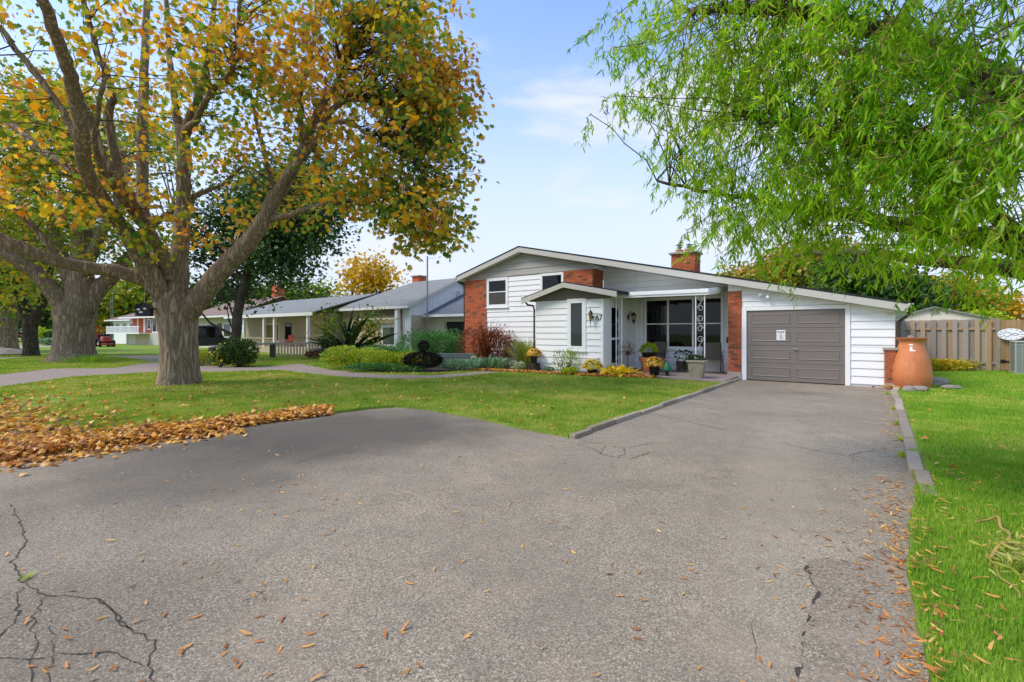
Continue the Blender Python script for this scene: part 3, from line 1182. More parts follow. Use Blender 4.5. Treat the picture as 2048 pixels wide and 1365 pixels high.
hd.build('handle', M['steel'], gd)
# notice on the door: too small to read, only bars of print
nt = empty('notice', W(1.02, -.022, 1.38), HROT, 'small white printed notice on the taupe garage door', 'notice')
box('sheet', M['white_trim'], nt, -.115, .115, -.004, .0, -.15, .15)
pr = MB()
for row, (zz, hh, segs) in enumerate([(.095, .034, [(-.09, -.06), (-.05, -.02), (-.005, .035), (.045, .09)]), (.062, .008, [(-.09, .09)]), (.035, .008, [(-.05, .05)]), (.012, .006, [(-.04, .04)]),
                                      (-.022, .014, [(-.09, -.055), (.055, .085)]), (-.03, .05, [(-.016, .016)]), (-.075, .01, [(-.05, .085)]), (-.1, .008, [(-.06, .06)]), (-.118, .008, [(-.03, .04)])]):
    for a, b in segs:
        pr.box(a, b, -.0055, -.0042, zz - hh / 2, zz + hh / 2)
pr.build('print', M['gutter'], nt)

# stub of brick wall beside the garage
st_ = box('brick_stub', M['mortar'], house, 3.44, 3.66, -.15, .3, .0, .995)
brick_face(st_, 's', 3.43, 3.67, .14, .995, -.155, BL=.115)
box('stub_footing', M['concrete'], st_, 3.42, 3.68, -.18, .3, 0, .135, .01)
box('coping', M['concrete'], st_, 3.39, 3.71, -.2, .3, .998, 1.06, .01)

# --- flood lights and lamps on the walls
fl = MB().tube([(.62, -.02, 2.62), (.62, -.1, 2.6)], .035, 8).tube([(.55, -.12, 2.6), (.45, -.17, 2.57)], [.03, .055], 10).tube([(.68, -.12, 2.58), (.7, -.18, 2.47)], [.03, .055], 10)
fl.tube([(.52, -.1, 2.62), (.72, -.1, 2.6)], .015, 6)
fl.build('flood_light', M['white_trim'], house)
box('vent_box', M['cream'], house, 3.48, 3.6, -.05, .0, 1.93, 1.98)
mbx = MB().box(-.52, -.44, .1, .2, 1.12, 1.32)
mbx.build('letter_box', M['black_metal'], house, bevel=.006)


def lantern(parent, loc, rz, kind):
    root = link('wall_lantern', MB().tube([(0, .0, 0), (0, -.02, 0)], [.05, .05], 10).mesh('back_plate', M['dark_brown']), parent, loc=loc, rot=(0, 0, rz))
    if kind == 0:
        MB().tube([(0, 0, -.06), (0, -.06, -.09), (0, -.1, -.04)], .008, 6).build('bracket', M['dark_brown'], root)
        MB().lathe([(.012, -.12), (.035, -.1), (.075, .12), (.08, .13)], 6, (0, -.12, -.02)).build('glass', M['lantern_glass'], root)
        MB().lathe([(.1, .11), (.06, .19), (.012, .25), (.006, .32)], 6, (0, -.12, -.02)).build('cap', M['dark_brown'], root)
        MB().lathe([(.004, -.34), (.01, -.2), (.022, -.12), (.034, -.1)], 6, (0, -.12, -.02)).build('finial', M['dark_brown'], root)
    else:
        sc = [(0, -.02 - .18 * (k / 14) - .05 * math.sin(k / 14 * 6.0), .05 + .12 * math.sin(k / 14 * math.pi)) for k in range(15)]
        MB().tube(sc, .012, 6).build('scroll_bracket', M['dark_brown'], root)
        MB().tube([(0, -.02, -.12), (0, -.03, .08)], .03, 8).build('mount', M['dark_brown'], root)
        MB().lathe([(.03, -.16), (.07, -.12), (.08, .03), (.06, .05)], 10, (0, -.22, .0)).build('glass', M['lantern_glass'], root)
        MB().lathe([(.12, .03), (.09, .07), (.03, .12), (.01, .15)], 10, (0, -.22, .0)).build('cap', M['dark_brown'], root)
        MB().lathe([(.005, -.28), (.02, -.24), (.06, -.17), (.07, -.14)], 10, (0, -.22, .0)).build('finial', M['dark_brown'], root)
    return root


# --- entry bay
EL, ER, ET = -6.51, -3.86, -1.8
ep = [(EL, 0), (ER, 0), (ER, 2.66), (-5.2, 3.05), (EL, 2.66)]
ew = MB().prism_y(ep, ET + .014, ET + .15).build('entry_wall', M['white'], house)
MB().add([(EL + .01, ET + .15, 0), (EL + .01, .014, 0), (EL + .01, .014, 2.64), (EL + .01, ET + .15, 2.64), (EL + .12, ET + .15, 0), (EL + .12, .014, 0), (EL + .12, .014, 2.64), (EL + .12, ET + .15, 2.64)],
         [(0, 3, 2, 1), (4, 5, 6, 7), (0, 1, 5, 4), (3, 7, 6, 2)]).build('entry_side_wall', M['white'], house)
boards(ew, ET, .16, 2.56, [(EL, -5.2, -9, 9), (-5.19, -4.48, -9, .82), (-4.47, ER - .07, -9, 9)], M['white'], False)
box('corner_board', M['white_trim'], house, ER - .07, ER + .028, ET - .026, ET + .09, .1, 2.62, .006)
tg = MB().prism_y([(EL - .25, 2.565), (ER + .3, 2.565), (ER + .3, 2.62), (-5.2, 3.06), (EL - .25, 2.60)], ET - .03, ET + .012)
tg.build('entry_gable', M['taupe'], house)
window(house, -5.2, -4.47, .84, 2.60, ET, .15, (), (), .04, 'glass_mid')
lantern(house, (-4.24, ET - .02, 1.97), 0, 0)


def text(name, body, size, parent, loc, mat, rot=(R(90), 0, 0), ext=.004):
    cu = bpy.data.curves.new(name, 'FONT')
    cu.body = body
    cu.size = size
    cu.extrude = ext
    cu.align_x = 'CENTER'
    ob = bpy.data.objects.new('tmp_text', cu)
    COL.objects.link(ob)
    dg = bpy.context.evaluated_depsgraph_get()
    me = bpy.data.meshes.new_from_object(ob.evaluated_get(dg))
    bpy.data.objects.remove(ob)
    me.materials.clear()
    me.materials.append(mat)
    return link(name, me, parent, loc=loc, rot=rot)


text('digit', '6', .27, house, (-4.045, ET - .03, 1.86), M['black_metal'])
text('digit', '7', .27, house, (-3.925, ET - .032, 1.86), M['black_metal'])

# side of the bay, facing the porch: storm door and lantern wall
esw = MB().box(ER - .15, ER - .014, ET + .15, .85, 0, 2.72).build('entry_door_wall', M['white'], house)
z = .13
while z < 2.6:
    plank_x(esw, ER, -.44, .85, z + .003, min(z + EXPO, 2.68), M['white'])
    z += EXPO
box('door_jamb', M['white_trim'], house, ER - .015, ER + .03, ET + .09, -1.32, .13, 2.68)
sdm = MB()
sdm.box(ER - .012, ER + .02, -1.30, -1.2, .15, 2.4)
sdm.box(ER - .012, ER + .02, -.62, -.52, .15, 2.4)
sdm.box(ER - .012, ER + .02, -1.2, -.62, 2.3, 2.4)
sdm.box(ER - .012, ER + .02, -1.2, -.62, .15, .42)
sdm.box(ER - .012, ER + .02, -1.2, -.62, 1.2, 1.28)
sdo = sdm.build('storm_door', M['white_trim'], house, bevel=.005)
for a, b in ((.42, 1.2), (1.28, 2.3)):
    MB().add([(ER, -1.2, a), (ER, -.62, a), (ER, -.62, b), (ER, -1.2, b)], [(0, 1, 2, 3)]).build('pane', M['glass'], sdo)
MB().tube([(ER + .05, -.66, 1.1), (ER + .05, -.66, 1.2)], .012, 6).build('handle', M['black_metal'], sdo)
box('door_head', M['white_trim'], house, ER - .015, ER + .025, -1.31, -.45, 2.41, 2.52)
lantern(house, (ER + .03, .1, 2.03), R(90), 1)

# entry roof
def slab(name, pts_top, th, mat):
    return MB().hexa([(x, y, z_ - th) for x, y, z_ in pts_top], pts_top).build(name, mat, house)


ef, eb = ET - .27, -.02
sl = slab('entry_roof', [(-6.98, ef, 2.70), (-5.2, ef, 3.19), (-5.2, eb, 3.19), (-6.98, eb, 2.70)], .10, M['shingle_dark'])
sl2 = slab('entry_roof', [(-5.2, ef, 3.192), (-3.22, ef, 2.79), (-3.22, eb + .85, 2.79), (-5.2, eb + .85, 3.192)], .10, M['shingle_dark'])
fsm = MB()
fsm.prism_y([(-6.96, 2.48), (-5.2, 2.985), (-5.2, 3.15), (-6.96, 2.665)], ef - .025, ef + .0)
fsm.prism_y([(-5.199, 2.985), (-3.24, 2.575), (-3.24, 2.752), (-5.199, 3.15)], ef - .025, ef + .0)
fsm.build('entry_fascia', M['greige'], house, bevel=.004)
sfm = MB()
sfm.add([(-6.96, ef, 2.555), (-5.2, ef, 3.05), (-5.2, ET - .03, 3.05), (-6.96, ET - .03, 2.555), (-3.24, ef, 2.655), (-3.24, ET - .03, 2.655)], [(0, 1, 2, 3), (1, 4, 5, 2)])
sfm.build('soffit', M['white'], house)
MB().tube([(-6.93, ET - .1, 2.58), (-6.85, ET - .05, 2.46), (-6.62, ET - .04, 2.42), (-6.57, ET - .03, 2.3), (-6.57, ET - .03, .2)], .035, 8).build('downspout', M['gutter'], house, smooth=True)

# --- porch canopy and its posts
cz = 2.60
can = MB().hexa([(-3.85, -1.16, 2.70), (-.74, -1.16, 2.68), (-.74, .84, 2.92), (-3.85, .84, 2.92)], [(-3.85, -1.16, 2.74), (-.74, -1.16, 2.72), (-.74, .84, 2.96), (-3.85, .84, 2.96)]).build('porch_canopy', M['white_trim'], house)
for zz, dd in ((2.60, .0), (2.665, .025), (2.73, .0)):
    MB().hexa([(-3.86, -1.2 - dd, zz), (-.71, -1.2 - dd, zz - .02), (-.71, -1.15, zz - .02), (-3.86, -1.15, zz)], [(-3.86, -1.2 - dd, zz + .06), (-.71, -1.2 - dd, zz + .04), (-.71, -1.15, zz + .04), (-3.86, -1.15, zz + .06)]).build('fascia_strip', M['white_trim'], can, bevel=.008)
    MB().hexa([(-.73, -1.145, zz - .02), (-.70 + dd, -1.145, zz - .02), (-.70 + dd, .8, zz + .2), (-.73, .8, zz + .2)], [(-.73, -1.145, zz + .04), (-.70 + dd, -1.145, zz + .04), (-.70 + dd, .8, zz + .26), (-.73, .8, zz + .26)]).build('fascia_strip', M['white_trim'], can)


def scroll_post(s0, s1, t, z1):
    root = empty('canopy_post', (0, 0, 0), 0)
    root.parent = house
    for s in (s0, s1):
        box('upright', M['white_trim'], root, s - .015, s + .015, t - .015, t + .015, .11, z1, .003)
    z_ = .2
    k = 0
    wv = (s1 - s0) / 2 - .02
    c = (s0 + s1) / 2
    while z_ < z1 - .55:
        sg = 1 if k % 2 == 0 else -1
        pts = []
        for q in range(40):
            a = q / 39
            if a < .38:
                an = 2 * math.pi * 1.15 * (1 - a / .38)
                rr = wv * (.35 + .6 * a / .38)
                pts.append((c + sg * (rr * math.cos(an) * .9), t, z_ + .13 + rr * math.sin(an)))
            elif a < .62:
                b = (a - .38) / .24
                pts.append((c + sg * wv * (.9 - 1.8 * b), t, z_ + .13 + .3 * b))
            else:
                b = (a - .62) / .38
                an = math.pi + 2 * math.pi * 1.15 * b
                rr = wv * (.95 - .6 * b)
                pts.append((c + sg * (rr * math.cos(an) * .9), t, z_ + .43 - rr * math.sin(an)))
        MB().tube(pts, .0055, 5).build('scroll', M['white_trim'], root, smooth=True)
        z_ += .62
        k += 1
    return root


scroll_post(-1.10, -.84, -1.13, 2.62)
scroll_post(-3.70, -3.50, -1.13, 2.63)

# --- main roof
TF, TB = -.33, 9.3
RL, RR_ = -11.92, 3.9
for a, b in ((RL, -8.4), (-8.4, RR_)):
    slab('roof', [(a, TF, roof_z(a) + .02), (b, TF, roof_z(b) + .02), (b, TB, roof_z(b) + .02), (a, TB, roof_z(a) + .02)], .05, M['shingle_dark'])
    MB().prism_y([(a, roof_z(a) - .235), (b, roof_z(b) - .235), (b, roof_z(b) - .035), (a, roof_z(a) - .035)], TF + .01, TF + .04).build('fascia', M['greige'], house, bevel=.004)
    MB().hexa([(a, TF + .042, roof_z(a) - .215), (b, TF + .042, roof_z(b) - .215), (b, TB - .02, roof_z(b) - .215), (a, TB - .02, roof_z(a) - .215)],
              [(a, TF + .042, roof_z(a) - .04), (b, TF + .042, roof_z(b) - .04), (b, TB - .02, roof_z(b) - .04), (a, TB - .02, roof_z(a) - .04)]).build('soffit', M['white'], house)
gt = MB().box(RR_ - .01, RR_ + .11, TF - .02, TB, roof_z(RR_) - .14, roof_z(RR_) - .02)
gt.build('gutter', M['greige'], house, bevel=.012)
gt = MB().box(RL - .11, RL + .01, TF - .02, TB, roof_z(RL) - .14, roof_z(RL) - .02)
gt.build('gutter', M['greige'], house, bevel=.012)
dz = roof_z(RR_) - .14
MB().tube([(RR_ + .05, TF + .15, dz), (RR_ + .05, TF + .15, dz - .08), (RR_ - .02, -.06, dz - .2), (3.74, .02, dz - .32), (3.73, .05, dz - .45), (3.73, .05, .15)], .04, 8).build('downspout', M['gutter'], house, smooth=True)
MB().tube([(RL - .05, TF + .12, roof_z(RL) - .14), (RL - .05, TF + .2, roof_z(RL) - .25), (-11.72, .0, roof_z(RL) - .42), (-11.71, .03, .1)], .04, 8).build('downspout', M['gutter'], house, smooth=True)
# remaining outside walls
wm = MB()
wm.box(3.5, 3.66, .16, 9, 0, 2.0)
wm.box(-11.62, -11.5, .18, 9, 0, 3.8)
wm.box(-11.5, 3.5, 8.9, 9, 0, 2.0)
wm.box(-11.5, -2.0, 8.9, 9, 2.0, 3.2)
wm.build('outer_wall', M['white'], house)

# --- chimney
chm = box('chimney', M['mortar'], house, -3.60, -2.66, 4.02, 4.75, 3.3, 4.715)
brick_face(chm, 's', -3.62, -2.64, 3.70, 4.715, 4.01)
brick_face(chm, 't', 4.02, 4.75, 3.70, 4.715, -2.65)
box('chimney_cap', M['concrete'], chm, -3.7, -2.56, 3.92, 4.85, 4.718, 4.80, .012)
for sx, w_ in ((-3.36, .12), (-2.98, .16)):
    box('flue', M['clay'], chm, sx - w_, sx + w_, 4.2, 4.2 + 2 * w_, 4.8, 4.93, .01)
    MB().lathe([(.07, 0), (.07, .1), (.12, .1), (.12, .12), (.07, .125), (.07, .18), (.13, .185), (.13, .2), (.02, .25)], 12, (sx, 4.2 + w_, 4.93)).build('flue_cap', M['steel'], chm)

# --- porch floor
pf = MB().hexa([(-3.86, -.75, 0), (-1.4, -1.7, 0), (-.14, -1.72, 0), (-.14, .85, 0), (-3.86, .85, 0)], [(-3.86, -.75, .125), (-1.4, -1.7, .115), (-.14, -1.72, .105), (-.14, .85, .125), (-3.86, .85, .125)])
pfo = pf.build('porch_floor', paint('pink_grey_concrete', '9c8a80', .9, .35, 3), None, bevel=.015)
pfo.location = W(0, 0)
pfo.rotation_euler = (0, 0, HROT)
tag(pfo, 'pinkish grey concrete porch slab beside the brick pier', kind='structure')

# ------------------------------------------------------------------ trees
def limb(mb, pts, n=10, sub=4, rough=.0, seed=0):
    p = smooth_path(pts, sub)
    r = np.random.default_rng(seed)
    if rough:
        p[1:-1, :3] += r.normal(0, rough, (len(p) - 2, 3))
    mb.tube([q[:3] for q in p], [max(.003, q[3]) for q in p], n)
    return p


def px_limb(rows):
    """rows of (px, py, depth, half width in px) -> x, y, z, r"""
    out = []
    for px, py, d, w_ in rows:
        q = P(px, py, d)
        out.append((q.x, q.y, q.z, w_ * d / F))
    return out


def ellipsoid_points(blobs, n, shell=.45):
    """blobs: (x, y, z, rx, ry, rz, weight)"""
    b = np.array(blobs, float)
    wt = b[:, 3] * b[:, 4] * b[:, 5]
    wt = (wt ** .8) * b[:, 6]
    idx = RNG.choice(len(b), n, p=wt / wt.sum())
    d = rand_dirs(n)
    r_ = RNG.uniform(shell, 1, n) ** .6
    return b[idx, :3] + d * r_[:, None] * b[idx, 3:6]


def twigs_to(mb, nodes, targets, r0=.03, n=5, sag=.1, joints=4):
    nodes = np.asarray(nodes)
    for tg_ in targets:
        d = np.linalg.norm(nodes[:, :3] - tg_, axis=1) + .35 * np.maximum(0, nodes[:, 2] - tg_[2])
        near = np.argpartition(d, 9)[:9]
        k = int(near[RNG.integers(0, 9)])
        a = nodes[k, :3]
        L = np.linalg.norm(tg_ - a)
        rr = min(r0 * (.35 + .25 * L), nodes[k, 3] * .75)
        pts = []
        mid_off = RNG.normal(0, .09 * L, 3) + np.array([0, 0, sag * L])
        for j in range(joints + 1):
            s = j / joints
            q = a + (tg_ - a) * s + mid_off * 4 * s * (1 - s) * .6 + (RNG.normal(0, .025 * L, 3) if 0 < j < joints else 0)
            pts.append(q)
        mb.tube(pts, [max(.004, rr * (1 - .8 * j / joints)) for j in range(joints + 1)], n, False)


def trunk_tube(mb, base, rows, n=40, flare=1.35, seed=1, flute=.05):
    """A fluted, flared trunk up to the fork."""
    r = np.random.default_rng(seed)
    ph = r.uniform(0, 6.28, 6)
    p = smooth_path(rows, 8)
    b = len(mb.v)
    z0 = p[0, 2]
    for q in p:
        h = q[2] - z0
        fl_ = 1 + (flare - 1) * math.exp(-h / .28)
        for k in range(n):
            a = 2 * math.pi * k / n
            am = flute * (1 + 1.8 * math.exp(-h / .4))
            rr = q[3] * fl_ * (1 + am * (math.sin(3 * a + ph[0] + h * .5) * .6 + math.sin(5 * a + ph[1] - h * .4) * .5 + .35 * math.sin(9 * a + ph[2] + h)))
            mb.v.append((q[0] + rr * math.cos(a), q[1] + rr * math.sin(a), q[2]))
    for i_ in range(len(p) - 1):
        for k in range(n):
            k2 = (k + 1) % n
            mb.f.append((b + i_ * n + k, b + i_ * n + k2, b + (i_ + 1) * n + k2, b + (i_ + 1) * n + k))
    mb.f.append(tuple(b + (len(p) - 1) * n + k for k in range(n)))


def leaf_cloud(centers, per, spread, size, droop=.5):
    n = len(centers) * per
    c = np.repeat(centers, per, axis=0)
    off = RNG.normal(0, 1, (n, 3)) * np.array([1, 1, .75]) * spread
    pos = c + off
    d = off / np.maximum(np.linalg.norm(off, axis=1, keepdims=True), 1e-6) * .7 + RNG.normal(0, .6, (n, 3))
    d[:, 2] -= droop
    return pos, d, RNG.uniform(.65, 1.2, n) * size


# ---- the big maple on the front lawn
maple = empty('maple_tree', G(357, 772), 0, 'big golden maple on the front lawn, its crown filling the sky beside the house', 'tree')
MO = Vector(maple.location)
mt = MB()
D0 = 13.1
trunk_tube(mt, None, px_limb([(357, 774, D0, 34), (358, 745, D0, 33), (358, 710, D0, 32.5), (357, 670, D0, 33), (354, 635, D0, 36), (352, 610, D0, 38), (352, 588, D0, 34)]), seed=4, flare=1.18, flute=.04)
limbs_px = [
    # right limb
    [(362, 640, 13.1, 26), (392, 606, 13, 26), (430, 556, 12.9, 24), (478, 505, 12.8, 22), (520, 455, 12.7, 20), (546, 405, 12.6, 18), (585, 340, 12.5, 14), (618, 272, 12.4, 11), (640, 215, 12.3, 9), (672, 170, 12.2, 7), (690, 90, 12, 5), (700, 20, 11.9, 4)],
    [(543, 408, 12.6, 12), (580, 345, 12.2, 9), (628, 290, 12, 8), (660, 225, 11.9, 8), (700, 200, 11.8, 6), (760, 205, 11.8, 4)],
    [(530, 440, 12.7, 10), (575, 432, 12.5, 8), (640, 412, 12.3, 7), (700, 402, 12.2, 5), (780, 396, 12, 3.5), (850, 400, 12, 2)],
    [(608, 300, 12.4, 8), (600, 200, 12.6, 7), (618, 120, 12.8, 6), (640, 40, 13, 5), (650, -60, 13, 4)],
    [(640, 240, 12.3, 6), (700, 250, 12, 5), (770, 290, 11.8, 4), (830, 330, 11.7, 3)],
    [(545, 420, 12.6, 7), (540, 350, 13.2, 6), (520, 270, 13.5, 5), (500, 180, 13.6, 4)],
    # centre leader
    [(350, 640, 13.1, 28), (354, 570, 13.1, 25), (360, 500, 13.1, 20), (366, 420, 13.1, 17), (368, 340, 13.1, 16), (366, 275, 13.1, 15), (352, 225, 13.1, 9), (345, 150, 13, 7), (335, 60, 13, 6), (330, -60, 13, 5)],
    [(367, 285, 13.1, 12), (378, 245, 12.9, 12), (398, 195, 12.6, 10), (415, 120, 12.3, 8), (425, 40, 12, 6), (440, -50, 11.6, 5)],
    [(372, 260, 13, 8), (392, 240, 12.2, 8), (420, 190, 11.4, 7), (470, 130, 10.6, 6), (475, 60, 10.0, 5), (480, -10, 9.6, 4)],
    [(366, 420, 13.1, 8), (395, 390, 13.5, 7), (440, 372, 14, 5), (490, 330, 14.4, 4)],
    # tall straight stem left of centre
    [(345, 580, 13.3, 18), (322, 520, 13.6, 16), (290, 440, 13.9, 14), (284, 350, 14, 13), (286, 260, 14, 12), (288, 160, 14, 10), (292, 60, 14, 8), (295, -40, 14, 6)],
    # dark near limb on the left
    [(338, 620, 13.0, 26), (308, 560, 12.6, 22), (270, 490, 12.0, 20), (225, 430, 11.3, 18), (190, 375, 10.6, 16), (168, 330, 10.0, 16), (164, 270, 9.4, 17), (152, 195, 8.9, 16), (130, 120, 8.3, 14), (100, 40, 7.7, 13), (70, -40, 7.2, 12)],
    [(165, 300, 9.7, 9), (135, 240, 9.6, 8), (90, 170, 9.4, 8), (40, 110, 9.2, 7), (0, 60, 9.0, 6), (-60, 10, 8.8, 5)],
    [(200, 390, 10.8, 10), (150, 345, 11.0, 9), (80, 300, 11.2, 9), (30, 255, 11.4, 8), (-40, 225, 11.6, 7)],
    [(345, 560, 13.0, 18), (318, 500, 12.4, 15), (285, 440, 11.8, 13), (250, 385, 11.2, 11), (205, 310, 10.8, 10), (185, 250, 10.7, 9), (150, 180, 10.5, 8), (110, 90, 10.2, 7), (100, 20, 10, 6)],
    [(250, 385, 11.2, 9), (215, 240, 11.0, 10), (226, 190, 10.9, 8), (190, 90, 10.6, 7), (170, 10, 10.3, 6), (150, -80, 10, 5)],
    [(345, 540, 13.0, 13), (300, 470, 12.0, 11), (240, 390, 11.2, 9), (200, 330, 10.6, 7), (190, 260, 10.0, 6), (210, 150, 9.4, 5)],
    # low limb to the left
    [(345, 600, 13.0, 26), (300, 565, 12.7, 20), (245, 545, 12.3, 17), (180, 535, 11.9, 15), (120, 525, 11.5, 15), (60, 503, 11.1, 15), (0, 478, 10.7, 14), (-80, 440, 10.2, 12)],
    [(120, 525, 11.5, 8), (80, 470, 11.3, 7), (30, 420, 11, 6), (-20, 380, 10.8, 5)],
]
nodes = []
for k_, row in enumerate(limbs_px):
    nodes.append(limb(mt, px_limb([(a_, b_, c_, d__ * .8) for a_, b_, c_, d__ in row]), 12 if row[0][3] > 15 else 8, 5, .012, k_))
nodes = np.vstack(nodes)
mt.v = [tuple(Vector(q) - MO) for q in mt.v]
mt.build('trunk', M['bark'], maple, smooth=True)


def pblob(px, py, d, rpx, rpy, rd, w_=1.0):
    q = P(px, py, d)
    return (q.x, q.y, q.z, rpx * d / F, rd * .8, rpy * d / F, w_)


maple_blobs = [pblob(*a) for a in [
    (860, 330, 12.0, 95, 190, 2.0, 2.3), (880, 200, 12.4, 85, 120, 2.2, 1.8), (800, 120, 12.0, 110, 160, 2.6, 1.6), (720, 330, 11.8, 110, 90, 2.2, 1.5), (850, 440, 11.6, 100, 62, 1.8, 2.6),
    (640, 160, 12.2, 130, 150, 2.6, 1.2), (760, 400, 11.9, 110, 55, 1.8, 2.0), (540, 90, 11.0, 150, 110, 2.6, .9), (500, 260, 13.5, 130, 110, 2.2, .75), (420, 120, 10.6, 130, 110, 2.4, .8), (330, 60, 11, 140, 80, 2.4, .7),
    (580, 380, 13.8, 90, 80, 1.8, .8), (700, 20, 11.5, 160, 60, 2.6, 1.2), (850, 30, 12, 90, 70, 2.4, 1.4), (260, 180, 12.6, 140, 120, 2.2, .45), (120, 120, 9.5, 130, 120, 2.0, .55), (90, 320, 10.6, 120, 100, 1.8, .6),
    (250, 400, 11.0, 110, 55, 1.2, .9), (430, 430, 12.8, 100, 60, 1.6, .5), (60, 400, 10.5, 100, 60, 1.6, .6), (420, 300, 12.0, 110, 60, 1.6, .8), (20, 220, 9.5, 90, 90, 2, .5), (330, 470, 11.8, 90, 40, 1.2, .7), (180, 430, 10.4, 70, 40, 1, .8)]]
cl = ellipsoid_points(maple_blobs, 1230, .15)
# foliage over and behind the viewer's left, out of the picture, for the shade it gives
cl2 = ellipsoid_points([(-9, 13.2, 11.5, 6.5, 6, 2.6, 1), (-13, 12, 9, 4, 4, 3, 1)], 45, .5)
tw = MB()
twigs_to(tw, nodes, cl, .02, 4, .04)
tw.v = [tuple(Vector(q) - MO) for q in tw.v]
tw.build('twigs', M['bark_far'], maple, smooth=True)['kind'] = 'stuff'
pos, d, sz = leaf_cloud(cl, 14, .19, .142, .6)
px_, py_ = proj(pos)
keep = (py_ < 575)
pos, d, sz = pos[keep], d[keep], sz[keep]
depth_ok = pos[:, 1] > 3.5
pos, d, sz = pos[depth_ok], d[depth_ok], sz[depth_ok]
vis = in_view(pos, 0)
score = np.where(vis, sz / pos[:, 1], 0)
order = np.argsort(-score)
ind, rest = order[:280], order[280:]
rot_all = frames(d, .6)
scatter('crown', t_maple(), pos[rest] - np.array(MO), rot_all[rest], sz[rest], M['maple'], maple)
lm = scatter_mesh('leaf', t_maple(), np.zeros((1, 3)), np.eye(3)[None], np.ones(1), M['maple_obj'])
for k_ in ind:
    o = link('leaf', lm, maple)
    o.matrix_local = Matrix.Translation(Vector(pos[k_]) - MO) @ Matrix(rot_all[k_].tolist()).to_4x4() @ Matrix.Scale(sz[k_] * 1.1, 4)
pos, d, sz = leaf_cloud(cl2, 40, .5, .16, .4)
scatter('upper_crown', t_diamond(.45), pos - np.array(MO), frames(d, .6), sz, M['maple'], maple)

# ---- willow at the right-hand edge
WX, WY = 4.75, 3.35
willow = empty('willow_tree', (WX, WY, LAWN_Z), 0, 'corkscrew willow with drooping bright green leaves beside the driveway', 'tree')
WO = Vector(willow.location)
wt_ = MB()
limb(wt_, [(WX, WY, .0, .3), (WX + .03, WY, .6, .24), (WX, WY + .05, 1.3, .22), (WX - .05, WY + .1, 2.0, .2)], 16, 5)
wl_ = [
    [(WX, WY, 1.5, .15), (WX - .5, WY + .5, 2.1, .11), (WX - 1.0, WY + 1.2, 2.5, .08), (WX - 1.6, WY + 1.7, 2.75, .05), (WX - 2.3, WY + 2.0, 3.0, .03), (WX - 3.1, WY + 2.1, 3.2, .015)],
    [(WX - .05, WY + .1, 1.9, .16), (WX - .6, WY + .2, 3.0, .12), (WX - 1.5, WY + .6, 3.9, .08), (WX - 2.4, WY + 1.0, 4.4, .05), (WX - 3.0, WY + 1.3, 4.6, .02)],
    [(WX - .05, WY + .1, 2.0, .14), (WX - .1, WY + .8, 3.2, .1), (WX - .6, WY + 1.6, 4.2, .07), (WX - 1.2, WY + 2.4, 4.9, .04), (WX - 2.0, WY + 3.0, 5.2, .02)],
    [(WX, WY, 1.7, .12), (WX - .1, WY + .9, 2.0, .09), (WX - .3, WY + 1.9, 2.3, .06), (WX - .6, WY + 2.9, 2.5, .035), (WX - .8, WY + 3.8, 2.6, .015)],
    [(WX - .1, WY - .1, 2.0, .13), (WX - .7, WY - .5, 3.0, .09), (WX - 1.5, WY - .7, 3.7, .06), (WX - 2.3, WY - .5, 4.1, .03)],
    [(WX, WY, 1.9, .14), (WX + .8, WY + .5, 3.2, .1), (WX + 1.6, WY + 1.0, 4.2, .06), (WX + 2.4, WY + 1.2, 4.7, .03)],
    [(WX, WY, 1.9, .14), (WX + .5, WY - .9, 3.0, .1), (WX + .8, WY - 1.8, 3.8, .05)],
    [(WX - .5, WY + .5, 2.1, .07), (WX - 1.0, WY + .7, 2.7, .05), (WX - 1.8, WY + 1.0, 3.2, .035), (WX - 2.6, WY + 1.2, 3.6, .02)],
    [(WX - .3, WY + 1.9, 2.3, .04), (WX + .4, WY + 2.6, 2.6, .03), (WX + 1.1, WY + 3.4, 2.7, .015)],
]
wnodes = np.vstack([limb(wt_, r_, 8, 5, .015, 30 + k_) for k_, r_ in enumerate(wl_)])
wt_.v = [tuple(Vector(q) - WO) for q in wt_.v]
wt_.build('trunk', M['bark_willow'], willow, smooth=True)

willow_blobs = [pblob(*a) for a in [
    (1330, 60, 5.0, 120, 90, .9, 1.2), (1300, 210, 5.0, 100, 80, .6, 1.0), (1430, 180, 4.9, 150, 150, 1.0, 1.6), (1420, 330, 5.0, 95, 90, .8, 1.0), (1425, 445, 5.2, 36, 66, .5, .4), (1500, 420, 5.0, 110, 70, .9, 1.0),
    (1560, 100, 4.4, 180, 150, 1.1, 2.0), (1580, 320, 4.4, 170, 130, 1.0, 1.8), (1750, 140, 3.8, 190, 190, .9, 2.4), (1770, 340, 3.8, 190, 140, .9, 2.2), (1640, 455, 4.8, 130, 55, .9, 1.1), (1800, 465, 4.6, 150, 68, .9, 1.2),
    (1940, 160, 3.2, 150, 200, .8, 2.2), (1950, 360, 3.3, 140, 150, .8, 1.8), (1960, 475, 4.2, 120, 64, .8, 1.0), (1690, 525, 5.2, 80, 34, .6, .3), (1860, 525, 5.0, 60, 30, .6, .2), (1990, 555, 4.6, 70, 38, .6, .45),
    (2080, 300, 2.9, 150, 260, .9, 1.8), (1245, 60, 5.2, 50, 60, .5, .9), (1580, -60, 4.2, 260, 90, 1.1, 1.4), (1900, -80, 3.2, 260, 90, .9, 1.4), (1228, 262, 5.1, 38, 22, .3, .35), (1560, 520, 5.4, 40, 25, .5, .2)]]
anch = ellipsoid_points(willow_blobs, 860, .1)
anch = np.repeat(anch, 3, axis=0) + RNG.normal(0, .12, (2580, 3))
